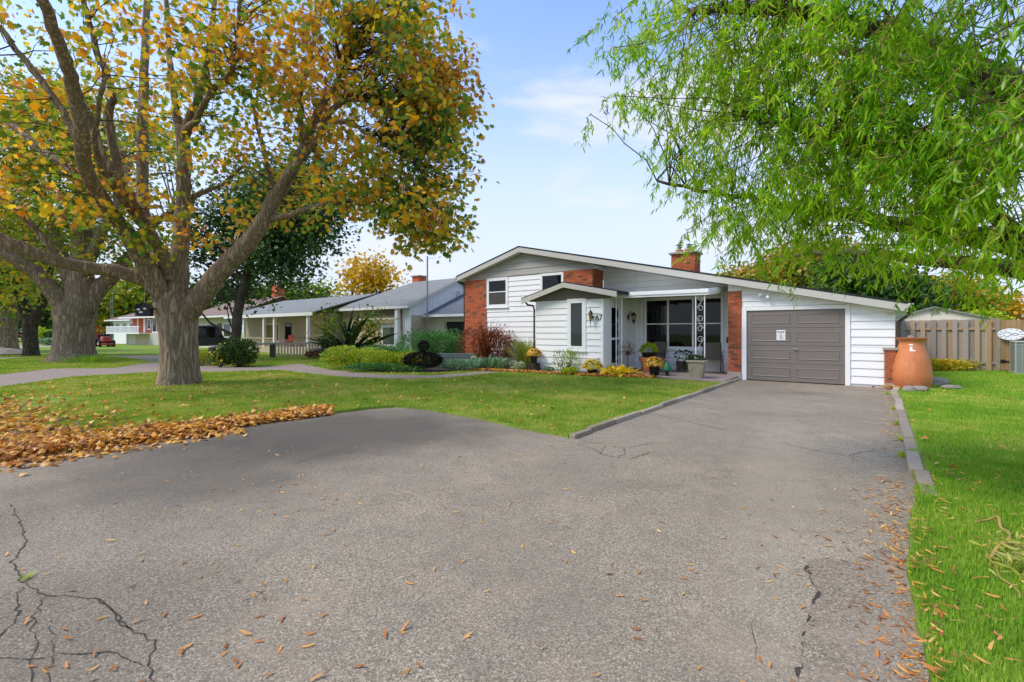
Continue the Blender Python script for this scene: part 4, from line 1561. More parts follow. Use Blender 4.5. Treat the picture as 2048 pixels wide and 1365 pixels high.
anch2 = ellipsoid_points([(WX + 1.2, WY + .5, 4.2, 2.2, 2.0, 1.6, 1), (WX, WY - 1.6, 4.2, 2, 1.4, 1.4, .7)], 130, .2)
tw = MB()
twigs_to(tw, wnodes, anch[::4], .013, 4, .05, 4)
tw.v = [tuple(Vector(q) - WO) for q in tw.v]
tw.build('twigs', M['bark_willow'], willow, smooth=True)['kind'] = 'stuff'
tg2 = MB()
LP, LD, LS = [], [], []
for ai, a in enumerate(np.vstack([anch, anch2])):
    L = RNG.uniform(.16, .36)
    hd_ = RNG.uniform(0, 2 * math.pi)
    dir_ = np.array([math.cos(hd_) * .55 - .3, math.sin(hd_) * .55, -.75 + RNG.normal(0, .35)])
    dir_ /= np.linalg.norm(dir_)
    ph, fr_ = RNG.uniform(0, 6.28), RNG.uniform(2, 3.4)
    pts = []
    m = 9
    for j in range(m):
        s = j / (m - 1)
        q = a + dir_ * L * s + np.array([0, 0, -.18 * L * s * s]) + .035 * np.array([math.cos(ph + fr_ * 6.28 * s), math.sin(ph + fr_ * 6.28 * s), .5 * math.sin(ph * 2 + fr_ * 6 * s)])
        pts.append(q)
    pts = np.array(pts)
    if ai % 2 == 0:
        tg2.tube([p_ - np.array(WO) for p_ in pts], [.0035 * (1 - .6 * j / m) for j in range(m)], 3, False)
    nl = int(L * 82)
    s = RNG.uniform(0, 1, nl) * (m - 1)
    i0 = np.minimum(s.astype(int), m - 2)
    fr2 = (s - i0)[:, None]
    LP.append(pts[i0] * (1 - fr2) + pts[i0 + 1] * fr2)
    dd = rand_dirs(nl) * .75 + dir_ * .45
    dd[:, 2] -= .75
    LD.append(dd)
    LS.append(RNG.uniform(.04, .098, nl))
tg2.build('golden_twigs', M['twig_gold'], willow, smooth=True)['kind'] = 'stuff'
LP, LD, LS = np.vstack(LP), np.vstack(LD), np.concatenate(LS)
ok = LP[:, 1] > 2.2
LP, LD, LS = LP[ok], LD[ok], LS[ok]
rot_all = frames(LD, .8)
score = np.where(in_view(LP, 0), LS / LP[:, 1], 0)
order = np.argsort(-score)
ind, rest = order[:280], order[280:]
tpls = [t_strip(4, .075, .45, .3, 1.5), t_strip(4, .07, -.5, .35, -1.7), t_strip(4, .085, .15, .4, .9)]
for k_, tp in enumerate(tpls):
    sub = rest[k_::3]
    scatter('crown', tp, LP[sub] - np.array(WO), rot_all[sub], LS[sub], M['willow'], willow)
lms = [scatter_mesh('leaf', t_strip(7, .085, c_, d_, tws), np.zeros((1, 3)), np.eye(3)[None], np.ones(1), M['willow_obj']) for c_, d_, tws in ((.35, .3, 1.3), (-.4, .3, -1.6), (.15, .4, .9))]
for m_ in lms:
    m_.polygons.foreach_set('use_smooth', [True] * len(m_.polygons))
for q_, k_ in enumerate(ind):
    o = link('leaf', lms[q_ % 3], willow)
    o.matrix_local = Matrix.Translation(Vector(LP[k_]) - WO) @ Matrix(rot_all[k_].tolist()).to_4x4() @ Matrix.Scale(LS[k_], 4)


def tree(name, label, base, limbs, blobs, ncl, per, spread, size, mat, bark='bark_far', tpl=None, group=None, trunk=None, twr=.03, droop=.5, flare=1.3, shell=.3):
    root = empty(name, base, 0, label, 'tree', group)
    o_ = Vector(base)
    mb = MB()
    if trunk:
        trunk_tube(mb, None, trunk, 28, flare, len(blobs) + ncl, .05)
    nd = [limb(mb, r_, 10, 4, .015, k_) for k_, r_ in enumerate(limbs)]
    nd = np.vstack(nd)
    mb.v = [tuple(Vector(q) - o_) for q in mb.v]
    mb.build('trunk', M[bark], root, smooth=True)
    c = ellipsoid_points(blobs, ncl, shell)
    t2 = MB()
    twigs_to(t2, nd, c[::2], twr, 4, .03, 3)
    t2.v = [tuple(Vector(q) - o_) for q in t2.v]
    t2.build('twigs', M[bark], root)['kind'] = 'stuff'
    p_, d_, s_ = leaf_cloud(c, per, spread, size, droop)
    scatter('crown', tpl or t_diamond(.42), p_ - np.array(o_), frames(d_, .6), s_, M[mat], root)
    return root


# second street maple, farther along the lawn
D2 = 23.5
tree('maple_tree', 'stout yellow-green maple with a flared trunk beyond the gravel lane', G(147, 722, LAWN_Z), [
    px_limb([(148, 640, D2, 32), (158, 600, D2, 26), (162, 540, D2, 20), (166, 460, D2, 16), (160, 380, D2, 13), (165, 300, D2, 9), (150, 200, D2, 6)]),
    px_limb([(140, 630, D2, 22), (112, 590, D2 - .5, 17), (70, 545, D2 - 1, 14), (30, 520, D2 - 1.5, 12), (-20, 480, D2 - 2, 8), (-90, 450, D2 - 2.5, 5)]),
    px_limb([(165, 620, D2, 20), (195, 580, D2 + .3, 16), (230, 548, D2 + .5, 13), (270, 500, D2 + .5, 9), (310, 450, D2 + .5, 6), (350, 420, D2 + .5, 4)]),
    px_limb([(150, 590, D2, 15), (120, 500, D2 + .5, 10), (95, 420, D2 + 1, 8), (60, 340, D2 + 1, 6), (40, 240, D2 + 1, 4)]),
    px_limb([(165, 560, D2, 12), (200, 470, D2 - 1, 9), (240, 400, D2 - 1.5, 6), (260, 320, D2 - 2, 4)])],
    [pblob(*a) for a in [(90, 440, D2, 150, 75, 3, .7), (240, 450, D2, 140, 70, 3, .6), (20, 540, D2 - 1, 100, 40, 2.5, .5), (160, 280, D2, 240, 110, 5, 1), (300, 540, D2 + .5, 90, 40, 2.5, .45), (50, 250, D2 - 2, 180, 120, 4, .6), (210, 590, D2 + 2, 50, 25, 2, .25), (-80, 430, D2, 150, 130, 5, .5)]],
    420, 34, .55, .20, 'maple_yg', 'bark', t_maple_low(), None,
    px_limb([(146, 724, D2, 31), (146, 705, D2, 31), (147, 680, D2, 31), (148, 650, D2, 31), (148, 625, D2, 34), (150, 608, D2, 30)]), .05, .5, 1.6, .2)
D3 = 28
tree('maple_tree', 'slim dark-trunked maple between two thicker street trees', G(61, 714, LAWN_Z), [
    px_limb([(60, 650, D3, 12), (52, 620, D3, 10), (40, 590, D3, 8), (20, 560, D3, 6), (-10, 520, D3, 4)]),
    px_limb([(62, 650, D3, 11), (78, 620, D3, 9), (90, 590, D3, 7), (100, 540, D3, 5), (110, 480, D3, 3)])],
    [pblob(*a) for a in [(50, 590, D3, 80, 30, 2.5, 1), (-20, 560, D3, 80, 60, 3, .8), (70, 540, D3, 90, 40, 3, .8), (20, 450, D3, 130, 100, 4, 1)]],
    180, 34, .6, .2, 'maple_yg', 'bark_far', t_maple_low(), None,
    px_limb([(61, 716, D3, 11.5), (61, 695, D3, 11.5), (60, 670, D3, 11.5), (60, 640, D3, 12.5)]), .05, .5, 1.3, .2)
D4 = 34
tree('maple_tree', 'broad mossy maple trunk at the far end of the street row', G(16, 706, LAWN_Z), [
    px_limb([(15, 650, D4, 14), (5, 610, D4, 11), (-10, 570, D4, 8), (-30, 520, D4, 5)]), px_limb([(18, 650, D4, 12), (34, 610, D4, 9), (40, 560, D4, 6), (44, 500, D4, 4)])],
    [pblob(*a) for a in [(0, 570, D4, 100, 55, 4, 1), (30, 610, D4, 50, 22, 2, .6), (-60, 500, D4, 150, 110, 5, 1)]],
    150, 30, .7, .26, 'maple_green', 'bark', t_maple_low(), None,
    px_limb([(15, 708, D4, 14), (15, 690, D4, 14), (15, 670, D4, 14), (16, 640, D4, 15)]), .05, .5, 1.7, .2)
D5 = 24
tree('maple_tree', 'dark green maple behind the golden one, above the beige bungalow', G(470, 706, LAWN_Z), [
    px_limb([(470, 706, D5, 9), (475, 640, D5, 9), (490, 560, D5, 8), (520, 470, D5, 7), (560, 380, D5, 5)]), px_limb([(485, 580, D5, 6), (540, 520, D5, 5), (600, 490, D5, 3), (650, 470, D5, 2)])],
    [pblob(*a) for a in [(610, 430, D5, 80, 90, 3, 1.6), (560, 510, D5, 85, 55, 2.6, 1.5), (640, 350, D5, 55, 70, 2.5, .9), (480, 570, D5 + 1, 90, 30, 2.4, .9), (590, 550, D5, 40, 35, 2, .5), (520, 400, D5, 110, 90, 3, 1), (430, 480, D5, 70, 70, 3, .7), (390, 580, D5 + 1, 50, 25, 2, .4)]],
    520, 40, .5, .17, 'dark_green', 'bark_far', t_maple_low(), None, None, .05, .6, 1.3, .1)

# trees beyond the roofs
for label, mat, base, blobs, ncl, per, size in [
    ('bright yellow tree rising behind the grey roof next door', 'yellow', (720, 690, 52), [(735, 552, 52, 44, 34, 4, 1), (702, 578, 52, 32, 20, 3, .6), (776, 562, 52, 32, 22, 3, .6)], 90, 20, .42),
    ('orange and green maple behind the garage roof', 'orange_green', (1590, 690, 40), [(1590, 560, 40, 75, 62, 4, 1.2), (1650, 545, 40, 90, 55, 4, 1), (1540, 575, 40, 45, 35, 3, .6)], 300, 36, .4),
    ('small rounded greenish tree left of the orange maple', 'orange_green', (1475, 690, 46), [(1476, 556, 46, 26, 15, 2, 1), (1506, 562, 46, 26, 14, 2, 1)], 70, 30, .36),
    ('dark green tree behind the fence and garage corner', 'dark_green', (1740, 690, 34), [(1745, 580, 34, 85, 60, 3.5, 1.2), (1800, 600, 34, 60, 45, 3, 1), (1700, 560, 34, 70, 45, 3, .8)], 330, 36, .32),
    ('yellowing green tree behind the pale shed', 'maple_yg', (1890, 690, 36), [(1890, 590, 36, 50, 36, 3, 1), (1920, 615, 36, 45, 26, 3, .8), (1865, 600, 36, 40, 30, 2.5, .6)], 170, 34, .3),
    ('bright yellow tree low behind the fence gate', 'yellow', (1970, 690, 38), [(1970, 615, 38, 42, 26, 2.6, 1), (2000, 630, 38, 40, 18, 2, .6)], 110, 34, .3),
    ('lime green bush crown between shed and yellow tree', 'lime', (1940, 690, 30), [(1940, 637, 30, 26, 8, 1.5, 1), (1965, 642, 30, 22, 7, 1.5, 1)], 50, 30, .2),
    ('leafy tree of gold and green beyond the left-hand street', 'maple_yg', (215, 690, 66), [(240, 600, 66, 60, 35, 6, 1), (190, 610, 66, 50, 30, 5, .8), (300, 590, 66, 50, 40, 5, .7)], 170, 26, .6),
    ('dark conifer-like tree at the far left', 'dark_green', (110, 690, 70), [(110, 600, 70, 60, 45, 6, 1), (50, 620, 70, 60, 40, 5, .8), (-40, 600, 70, 90, 60, 6, 1)], 200, 26, .65),
    ('grey-green tree far behind the brown roof', 'maple_green', (450, 690, 60), [(450, 600, 60, 60, 18, 4, 1), (560, 596, 62, 70, 22, 4, 1), (640, 590, 64, 40, 22, 4, .6)], 170, 26, .55),
]:
    bx, by, bd = base
    q = P(bx, by, bd)
    q.z = LAWN_Z
    b0 = [pblob(*a) for a in blobs]
    tops = [[(q.x, q.y, q.z, .3), (q.x * .7 + b[0] * .3, q.y, (q.z + b[2]) * .5, .22), (b[0], b[1], b[2], .06)] for b in b0]
    tree('background_tree', label, q, tops, b0, ncl, per, size * 1.6, size, mat, 'bark_far', t_diamond(.45), 'trees beyond the roofs', None, .05, .3)

# ------------------------------------------------------------------ neighbouring houses
def local_house(name, label, s, t):
    return empty(name, W(s, t, 0), HROT, label, 'house')


def quad(name, mat, parent, pts, th=.06):
    """A slab under the given top outline."""
    return MB().hexa([(x, y, z_ - th) for x, y, z_ in pts], pts).build(name, mat, parent)


def simple_window(parent, x0, x1, z0, z1, y, fw=.07, glass='glass', frame='white_trim', rails=(), mull=()):
    return window(parent, x0, x1, z0, z1, y, fw, mull, rails, .03, glass, frame, False)


# grey-roofed ranch next door (local x along the street, y away from it)
n1 = local_house('ranch_house', 'grey-roofed ranch house next door with a white boarded gable and attached garage', -18.2, 2.3)
n1w = MB().box(-6.6, 0, .0, .15, 0, 3.05).build('front_wall', M['beige'], n1)
gp_ = [(0, 0), (8, 0), (8, 3.05), (4, 4.72), (0, 3.05)]
MB().add([(0.0, y, z_) for y, z_ in gp_] + [(-.15, y, z_) for y, z_ in gp_], [(0, 1, 2, 3, 4), (9, 8, 7, 6, 5)] + [(i_, 5 + i_, 5 + (i_ + 1) % 5, (i_ + 1) % 5) for i_ in range(5)]).build('gable_wall', M['beige'], n1)
gv = empty('gable_cladding', (0, 0, 0)); gv.parent = n1
k_ = 0
y = .0
while y < 7.99:
    zt = 3.05 + 1.62 * (1 - abs(y + .1 - 4) / 4)
    if zt > 2.5:
        MB().box(.003, .022, y + .008, y + .192, 2.45, zt).build('board', M['white'], gv)
    y += .2
vt = box('gable_vent', M['white_trim'], n1, .02, .06, 3.75, 4.25, 3.45, 4.2)
for k_ in range(6):
    box('louvre', M['greige'], vt, .055, .08, 3.8, 4.2, 3.5 + k_ * .11, 3.56 + k_ * .11)
quad('roof', M['shingle_grey'], n1, [(-6.9, -.4, 2.98), (.35, -.4, 2.98), (.35, 4, 4.95), (-4.2, 4, 4.95)])
quad('roof', M['shingle_grey'], n1, [(.35, 4, 4.95), (.35, 8.4, 2.98), (-6.9, 8.4, 2.98), (-4.2, 4, 4.95)])
quad('roof', M['shingle_grey'], n1, [(-6.9, 8.4, 2.98), (-6.9, -.4, 2.98), (-4.2, 4, 4.951)])
box('fascia', M['white_trim'], n1, -6.92, .36, -.43, -.402, 2.82, 2.97)
MB().add([(.352, -.4, 2.8), (.352, 4, 4.77), (.352, 8.4, 2.8), (.352, 8.4, 2.97), (.352, 4, 4.94), (.352, -.4, 2.97), (.38, -.4, 2.8), (.38, 4, 4.77), (.38, 8.4, 2.8), (.38, 8.4, 2.97), (.38, 4, 4.94), (.38, -.4, 2.97)],
         [(6, 7, 10, 11), (7, 8, 9, 10), (0, 6, 11, 5), (0, 1, 7, 6), (1, 2, 8, 7), (5, 11, 10, 4), (4, 10, 9, 3)]).build('rake_board', M['greige'], n1)
wdw = simple_window(n1, -2.55, -1.15, .55, 1.9, -.002, .16, 'glass_light')
box('window_header', M['taupe'], n1, -4.2, -.75, -.05, -.002, 2.45, 2.8)
box('corner_post', M['white_trim'], n1, -.85, -.62, -.36, -.13, .1, 2.82)
box('porch_beam', M['cream'], n1, -4.4, -.6, -.38, -.2, 2.2, 2.3)
for k_ in range(4):
    box('white_board', M['white'], n1, -.5 + k_ * .18, -.36 + k_ * .18, -.06, -.003, .2, 2.8, .01)
box('low_wall', M['beige'], n1, -4.4, -.6, -.4, -.2, .06, .5)
# attached garage
quad('garage_roof', M['shingle_blue'], n1, [(.1, 1.0, 2.50), (7.2, 1.0, 2.50), (7.2, 5.4, 4.35), (.1, 5.4, 4.35)])
box('garage_fascia', M['white_trim'], n1, .05, 7.2, .96, .998, 2.34, 2.48)
gwl = MB().box(.03, 1.4, 1.45, 1.6, 0, 2.4).box(3.75, 7.2, 1.45, 1.6, 0, 2.4).box(1.4, 3.75, 1.45, 1.6, 2.08, 2.4).build('garage_wall', M['cream'], n1)
for k_ in range(7):
    box('batten', M['cream'], gwl, .1 + k_ * .19, .13 + k_ * .19, 1.42, 1.448, 0, 2.38)
for k_ in range(7):
    box('batten', M['cream'], gwl, 3.85 + k_ * .19, 3.88 + k_ * .19, 1.42, 1.448, 0, 2.38)
gdr = box('garage_door', M['black_metal'], n1, 1.45, 3.7, 1.6, 1.68, 0, 2.06)
for k_ in range(12):
    box('rib', M['dark_brown'], gdr, 1.47 + k_ * .186, 1.5 + k_ * .186, 1.58, 1.598, .02, 2.04)
box('door_trim', M['cream'], n1, 1.36, 1.45, 1.40, 1.44, 0, 2.16)
box('door_trim', M['cream'], n1, 1.451, 3.78, 1.40, 1.44, 2.075, 2.16)
nch = box('chimney', M['brick_joined'], n1, -4.6, -3.9, 4.2, 4.9, 4.3, 5.35)
box('chimney_cap', M['concrete'], nch, -4.68, -3.82, 4.12, 4.98, 5.351, 5.43)
mast = MB().tube([(.55, .9, .2), (.55, .9, 5.9)], .045, 8).tube([(.55, .9, 5.8), (.9, 1.2, 5.78)], .01, 5)
mo = mast.build('antenna_mast', M['steel'])
mo.location = W(-18.2, 2.3, 0)
mo.rotation_euler = (0, 0, HROT)
tag(mo, 'thin grey antenna mast in front of the white boarded gable', 'mast')

# beige bungalow with a porch, farther along
n2 = local_house('bungalow', 'beige bungalow with a pale grey roof and front porch beyond the wooden rail', -25.2, 1.6)
MB().box(-12, 0, .0, .15, 0, 2.7).build('front_wall', M['beige'], n2)
bo = empty('cladding', (0, 0, 0)); bo.parent = n2
for k_ in range(12):
    box('board', M['beige'], bo, -4.6, -.7, -.022, -.003, .3 + k_ * .2, .49 + k_ * .2)
MB().box(-.15, 0, .15, 7, 0, 2.7).build('side_wall', M['beige'], n2)
quad('roof', M['shingle_grey'], n2, [(-12.3, -1.5, 2.72), (.5, -1.5, 2.72), (.5, 3.2, 4.15), (-12.3, 3.2, 4.15)])
quad('roof', M['shingle_grey'], n2, [(.5, 3.2, 4.15), (.5, 7.6, 2.8), (-12.3, 7.6, 2.8), (-12.3, 3.2, 4.15)])
box('fascia', M['white_trim'], n2, -12.3, .52, -1.54, -1.502, 2.5, 2.71)
for x in (-9.2, -6.1, -4.6, -.3):
    box('porch_column', M['white_trim'], n2, x - .09, x + .09, -1.42, -1.24, 0.06, 2.6, .01)
box('porch_deck', M['beige'], n2, -9.3, .1, -1.48, -.01, .0, .45)
wq = simple_window(n2, -9.0, -6.6, .75, 2.1, -.002, .08, 'glass_light')
for k_ in range(12):
    MB().tube([(-8.9 + k_ * .2, -.02, .85), (-8.9 + k_ * .2, -.02, 2.0)], .05, 6).build('curtain_fold', M['curtain'], wq)
simple_window(n2, -5.75, -4.85, .9, 2.1, -.002, .07, 'glass', 'dark_brown')
box('shutter', M['pale_green_paint'], n2, -.62, -.42, -.06, -.003, .5, 2.5)
box('shutter', M['pale_green_paint'], n2, -.2, -.05, -.06, -.003, 1.0, 2.3)
for k_ in range(20):
    box('baluster', M['beige'], n2, -9.1 + k_ * .2, -9.06 + k_ * .2, -1.4, -1.36, .45, 1.0)
box('porch_rail', M['beige'], n2, -9.2, -4.7, -1.42, -1.34, 1.0, 1.06)
rc = empty('garden_chair', W(-29.0, .7, .45), HROT, 'red garden chair on the beige bungalow porch', 'chair')
MB().box(-.3, .3, -.3, .3, .32, .38).build('seat', M['red_paint'], rc)
MB().box(-.3, .3, .25, .31, .38, .8).build('backrest', M['red_paint'], rc)
for sx in (-.3, .3):
    for sy in (-.25, .25):
        MB().box(sx - .025, sx + .025, sy - .025, sy + .025, 0, .32).build('leg', M['red_paint'], rc)

# brown roofed house behind it
n2b = local_house('brown_roofed_house', 'brown-roofed house with a brick chimney half hidden by the golden maple', -38.5, 1.5)
MB().box(-9, 0, 0, .15, 0, 2.9).build('front_wall', M['cream'], n2b)
quad('roof', M['shingle_brown'], n2b, [(-9.4, -.6, 2.85), (.4, -.6, 2.85), (.4, 3.5, 4.6), (-9.4, 3.5, 4.6)])
quad('roof', M['shingle_brown'], n2b, [(.4, 3.5, 4.6), (.4, 7.6, 2.85), (-9.4, 7.6, 2.85), (-9.4, 3.5, 4.6)])
box('fascia', M['white_trim'], n2b, -9.4, .42, -.64, -.602, 2.7, 2.84)
c3 = box('chimney', M['brick_joined'], n2b, -1.2, -.3, 3.4, 4.1, 4.2, 5.6)
box('chimney_cap', M['concrete'], c3, -1.28, -.22, 3.32, 4.18, 5.601, 5.7)
simple_window(n2b, -2.6, -1.2, 1.0, 2.2, -.002)
simple_window(n2b, -6.2, -4.6, 1.0, 2.2, -.002)
box('door', M['dark_brown'], n2b, -3.9, -3.0, -.03, -.002, .1, 2.2)

# split-level with the white balcony, across the lane
Q3 = P(322, 690, 50)
n3 = empty('split_level_house', (Q3.x, Q3.y, 0), HROT + .12, 'brick and white split-level house with a white balcony over a beige lower floor', 'house')
MB().box(-8.0, .8, 0, .2, 0, 1.35).build('lower_wall', M['beige'], n3)
MB().box(-8.0, .8, .6, .8, 1.35, 3.15).build('upper_wall', M['brick_joined'], n3)
MB().box(-14.5, -8.0, 1.2, 1.4, 0, 3.0).build('side_wing_wall', M['white'], n3)
for a, b in ((-3.2, -2.6), (-5.3, -4.9), (-6.8, -6.55)):
    box('pilaster', M['white_trim'], n3, a, b, .56, .598, 1.4, 3.1)
simple_window(n3, -4.5, -3.6, 1.7, 2.9, .598, .12)
bay = MB().hexa([(-2.2, .1, 1.35), (.6, .1, 1.35), (.8, .6, 1.35), (-2.4, .6, 1.35)], [(-2.2, .1, 3.0), (.6, .1, 3.0), (.8, .6, 3.0), (-2.4, .6, 3.0)]).build('bay', M['white_trim'], n3)
for k_ in range(3):
    MB().box(-2.05 + k_ * .9, -1.3 + k_ * .9, .08, .098, 1.5, 2.85).build('pane', M['glass'], bay)
quad('roof', M['shingle_brown'], n3, [(-8.6, -.5, 3.1), (1.2, -.5, 3.1), (1.2, 4, 4.6), (-8.6, 4, 4.6)])
quad('roof', M['shingle_brown'], n3, [(1.2, 4, 4.6), (1.2, 8, 3.1), (-8.6, 8, 3.1), (-8.6, 4, 4.6)])
quad('wing_roof', M['shingle_brown'], n3, [(-15.5, .6, 2.9), (-8.2, .6, 2.9), (-8.2, 5, 4.3), (-15.5, 5, 4.3)])
box('fascia', M['white_trim'], n3, -8.6, 1.22, -.54, -.502, 2.95, 3.09)
box('wing_fascia', M['white_trim'], n3, -15.5, -8.62, .56, .598, 2.76, 2.89)
box('balcony_floor', M['white_trim'], n3, -10.5, -2.4, -1.0, .58, 1.25, 1.38)
bl = box('balcony_rail', M['white_trim'], n3, -10.5, -2.4, -1.0, -.94, 2.0, 2.08)
for k_ in range(40):
    box('baluster', M['white_trim'], bl, -10.45 + k_ * .2, -10.38 + k_ * .2, -.99, -.95, 1.38, 2.0)
box('lower_door', M['greige'], n3, -7.4, -5.6, -.03, -.002, .06, 1.25)
box('lower_door', M['greige'], n3, -2.6, .4, -.03, -.002, .06, 1.25)
for k_ in range(3):
    simple_window(n3, -14.0 + k_ * 1.9, -13.0 + k_ * 1.9, 1.4, 2.5, 1.198, .1, 'glass_light', 'cream')

# low red-brick house at the far left
Q4 = P(95, 664, 78)
n4 = empty('brick_house', (Q4.x, Q4.y, 0), HROT, 'low red brick house seen between the street maples', 'house')
MB().box(-5, 5, 0, 6, 0, 2.9).build('wall', M['brick_joined'], n4)
quad('roof', M['shingle_brown'], n4, [(-5.6, -.6, 2.9), (5.6, -.6, 2.9), (5.6, 3, 4.4), (-5.6, 3, 4.4)])
quad('roof', M['shingle_brown'], n4, [(5.6, 3, 4.4), (5.6, 6.6, 2.9), (-5.6, 6.6, 2.9), (-5.6, 3, 4.4)])
simple_window(n4, -3.8, -2.2, 1.0, 2.3, -.002)
simple_window(n4, 1.8, 3.6, 1.0, 2.3, -.002)
box('door', M['white_trim'], n4, -.5, .5, -.03, -.002, .1, 2.2)


def car(label, loc, rz, mat, van=False):
    root = empty('parked_car', loc, rz, label, 'car')
    hgt = 1.9 if van else 1.42
    prof = [(-2.1, .35), (2.1, .35), (2.12, .7), (1.95, .85), (1.1, .95), (.6, hgt - .05), (.2, hgt), (-1.3 if not van else -1.9, hgt), (-1.95 if not van else -2.08, 1.0), (-2.12, .8)]
    body = MB().prism_y(prof, -.85, .85).build('body', mat, root, bevel=.07)
    gl = [(.95, 1.0), (.52, hgt - .12), (.2, hgt - .1), (-1.25, hgt - .1), (-1.7, 1.0)]
    for y in (-.858, .858):
        MB().prism_y(gl, min(y, y * .99), max(y, y * .99)).build('window', M['glass'], root)
    for x in (-1.35, 1.35):
        for y in (-.8, .8):
            w_ = MB().tube([(x, y - .1, .33), (x, y + .1, .33)], .33, 18).build('wheel', M['tyre'], root)
            MB().tube([(x, y - .108, .33), (x, y + .108, .33)], .19, 12).build('rim', M['steel'], w_)
    for y in (-.6, .6):
        MB().box(2.05, 2.13, y - .18, y + .18, .66, .78).build('headlight', M['white_trim'], root)
        MB().box(-2.13, -2.05, y - .16, y + .16, .72, .84).build('tail_light', M['red_paint'], root)
    return root


car('red car parked on the far side of the street row', Vector((P(44, 680, 85).x, 85, .05)), HROT, M['red_paint'])
car('blue car at the left edge beyond the last maple', Vector((P(-6, 680, 85).x, 85, .05)), HROT, M['blue_paint'])
car('dark van parked beside the beige bungalow', Vector((P(416, 690, 37).x, 37, .05)), HROT + 1.2, M['dark_paint'], True)

# red machine beside the split-level
Q5 = P(208, 694, 46)
tr_ = empty('garden_tractor', (Q5.x, Q5.y, .06), HROT, 'red garden tractor parked on the lawn before the balcony house', 'tractor')
MB().box(.0, 1.1, -.32, .32, .45, .95).build('bonnet', M['red_paint'], tr_, bevel=.08)
MB().box(-1.0, .0, -.45, .45, .35, .55).build('chassis', M['black_metal'], tr_, bevel=.03)
MB().box(-.9, -.3, -.28, .28, .6, .72).box(-.95, -.82, -.28, .28, .72, 1.15).build('seat', M['black_plastic'], tr_, bevel=.03)
MB().tube([(-.1, 0, .7), (-.3, 0, 1.1)], .03, 6).tube([(-.3, -.18, 1.1), (-.3, .18, 1.1)], .02, 6).build('steering_wheel', M['black_metal'], tr_)
MB().box(-1.5, 1.4, -.5, .5, .15, .32).build('mower_deck', M['red_paint'], tr_, bevel=.05)
for x, r_ in ((-.7, .42), (.85, .3)):
    for y in (-.5, .5):
        w_ = MB().tube([(x, y - .12, r_), (x, y + .12, r_)], r_, 16).build('wheel', M['tyre'], tr_)
        MB().tube([(x, y - .125, r_), (x, y + .125, r_)], r_ * .5, 10).build('rim', M['cream'], w_)

# ------------------------------------------------------------------ wooden rail fence in front of the bungalow
rf = empty('rail_fence', (0, 0, 0), 0, 'low weathered rail fence with white balusters before the beige bungalow', 'fence')
A_, B_, C_ = P(424, 690, 21), P(545, 690, 26.5), P(770, 700, 27.5)
A_.z = B_.z = C_.z = 0


def beam(mb, a, b, w_, h):
    a, b = Vector(a), Vector(b)
    d_ = (b - a).normalized()
    sdv = Vector((-d_.y, d_.x, 0)) * w_ / 2
    uv = Vector((0, 0, h))
    mb.add([a - sdv, a + sdv, b + sdv, b - sdv, a - sdv + uv, a + sdv + uv, b + sdv + uv, b - sdv + uv], [(0, 3, 2, 1), (4, 5, 6, 7), (0, 1, 5, 4), (1, 2, 6, 5), (2, 3, 7, 6), (3, 0, 4, 7)])
    return mb


for a, b, z_ in ((A_, B_, .78), (B_, P(645, 0, 27) * 1, .78), (P(650, 0, 27), C_, .62)):
    a, b = Vector((a.x, a.y, z_)), Vector((b.x, b.y, z_))
    beam(MB(), a, b, .14, .1).build('rail', M['rail_wood'], rf)
for px, dd, h_ in ((424, 21, .8), (545, 26.5, .8), (647, 27, 1.25), (770, 27.5, .7)):
    q = P(px, 0, dd)
    MB().box(q.x - .12, q.x + .12, q.y - .1, q.y + .1, 0, h_).build('post', M['post_wood'] if px != 770 else M['rail_wood'], rf, bevel=.02)
for k_ in range(15):
    s = (k_ + .5) / 15
    q = P(548 + s * 92, 0, 26.5 + .5 * s)
    MB().box(q.x - .03, q.x + .03, q.y - .03, q.y + .03, .1, .78).build('baluster', M['rail_wood'], rf)

# bird house hanging from the low limb
bh = empty('bird_house', P(289, 622, 12.4), .3, 'small dark wooden bird house hanging from the maple limb', 'bird house')
MB().prism_y([(-.16, -.14), (.16, -.14), (.16, .06), (0, .17), (-.16, .06)], -.12, .12).build('box', M['black_metal'], bh)
MB().hexa([(-.21, -.16, .03), (0, -.16, .185), (0, .16, .185), (-.21, .16, .03)], [(-.21, -.16, .055), (0, -.16, .215), (0, .16, .215), (-.21, .16, .055)]).build('roof_board', M['black_metal'], bh)
MB().hexa([(0.001, -.16, .185), (.21, -.16, .03), (.21, .16, .03), (0.001, .16, .185)], [(0.001, -.16, .215), (.21, -.16, .055), (.21, .16, .055), (0.001, .16, .215)]).build('roof_board', M['black_metal'], bh)
for a, b, z_ in ((-.12, -.06, .03), (.02, .08, .05), (-.07, 0, -.04)):
    box('pale_tag', M['white_trim'], bh, a, b, -.126, -.121, z_ - .02, z_ + .02)
MB().tube([(0, 0, .2), (.02, 0, .75)], .006, 5).build('cord', M['rail_wood'], bh)

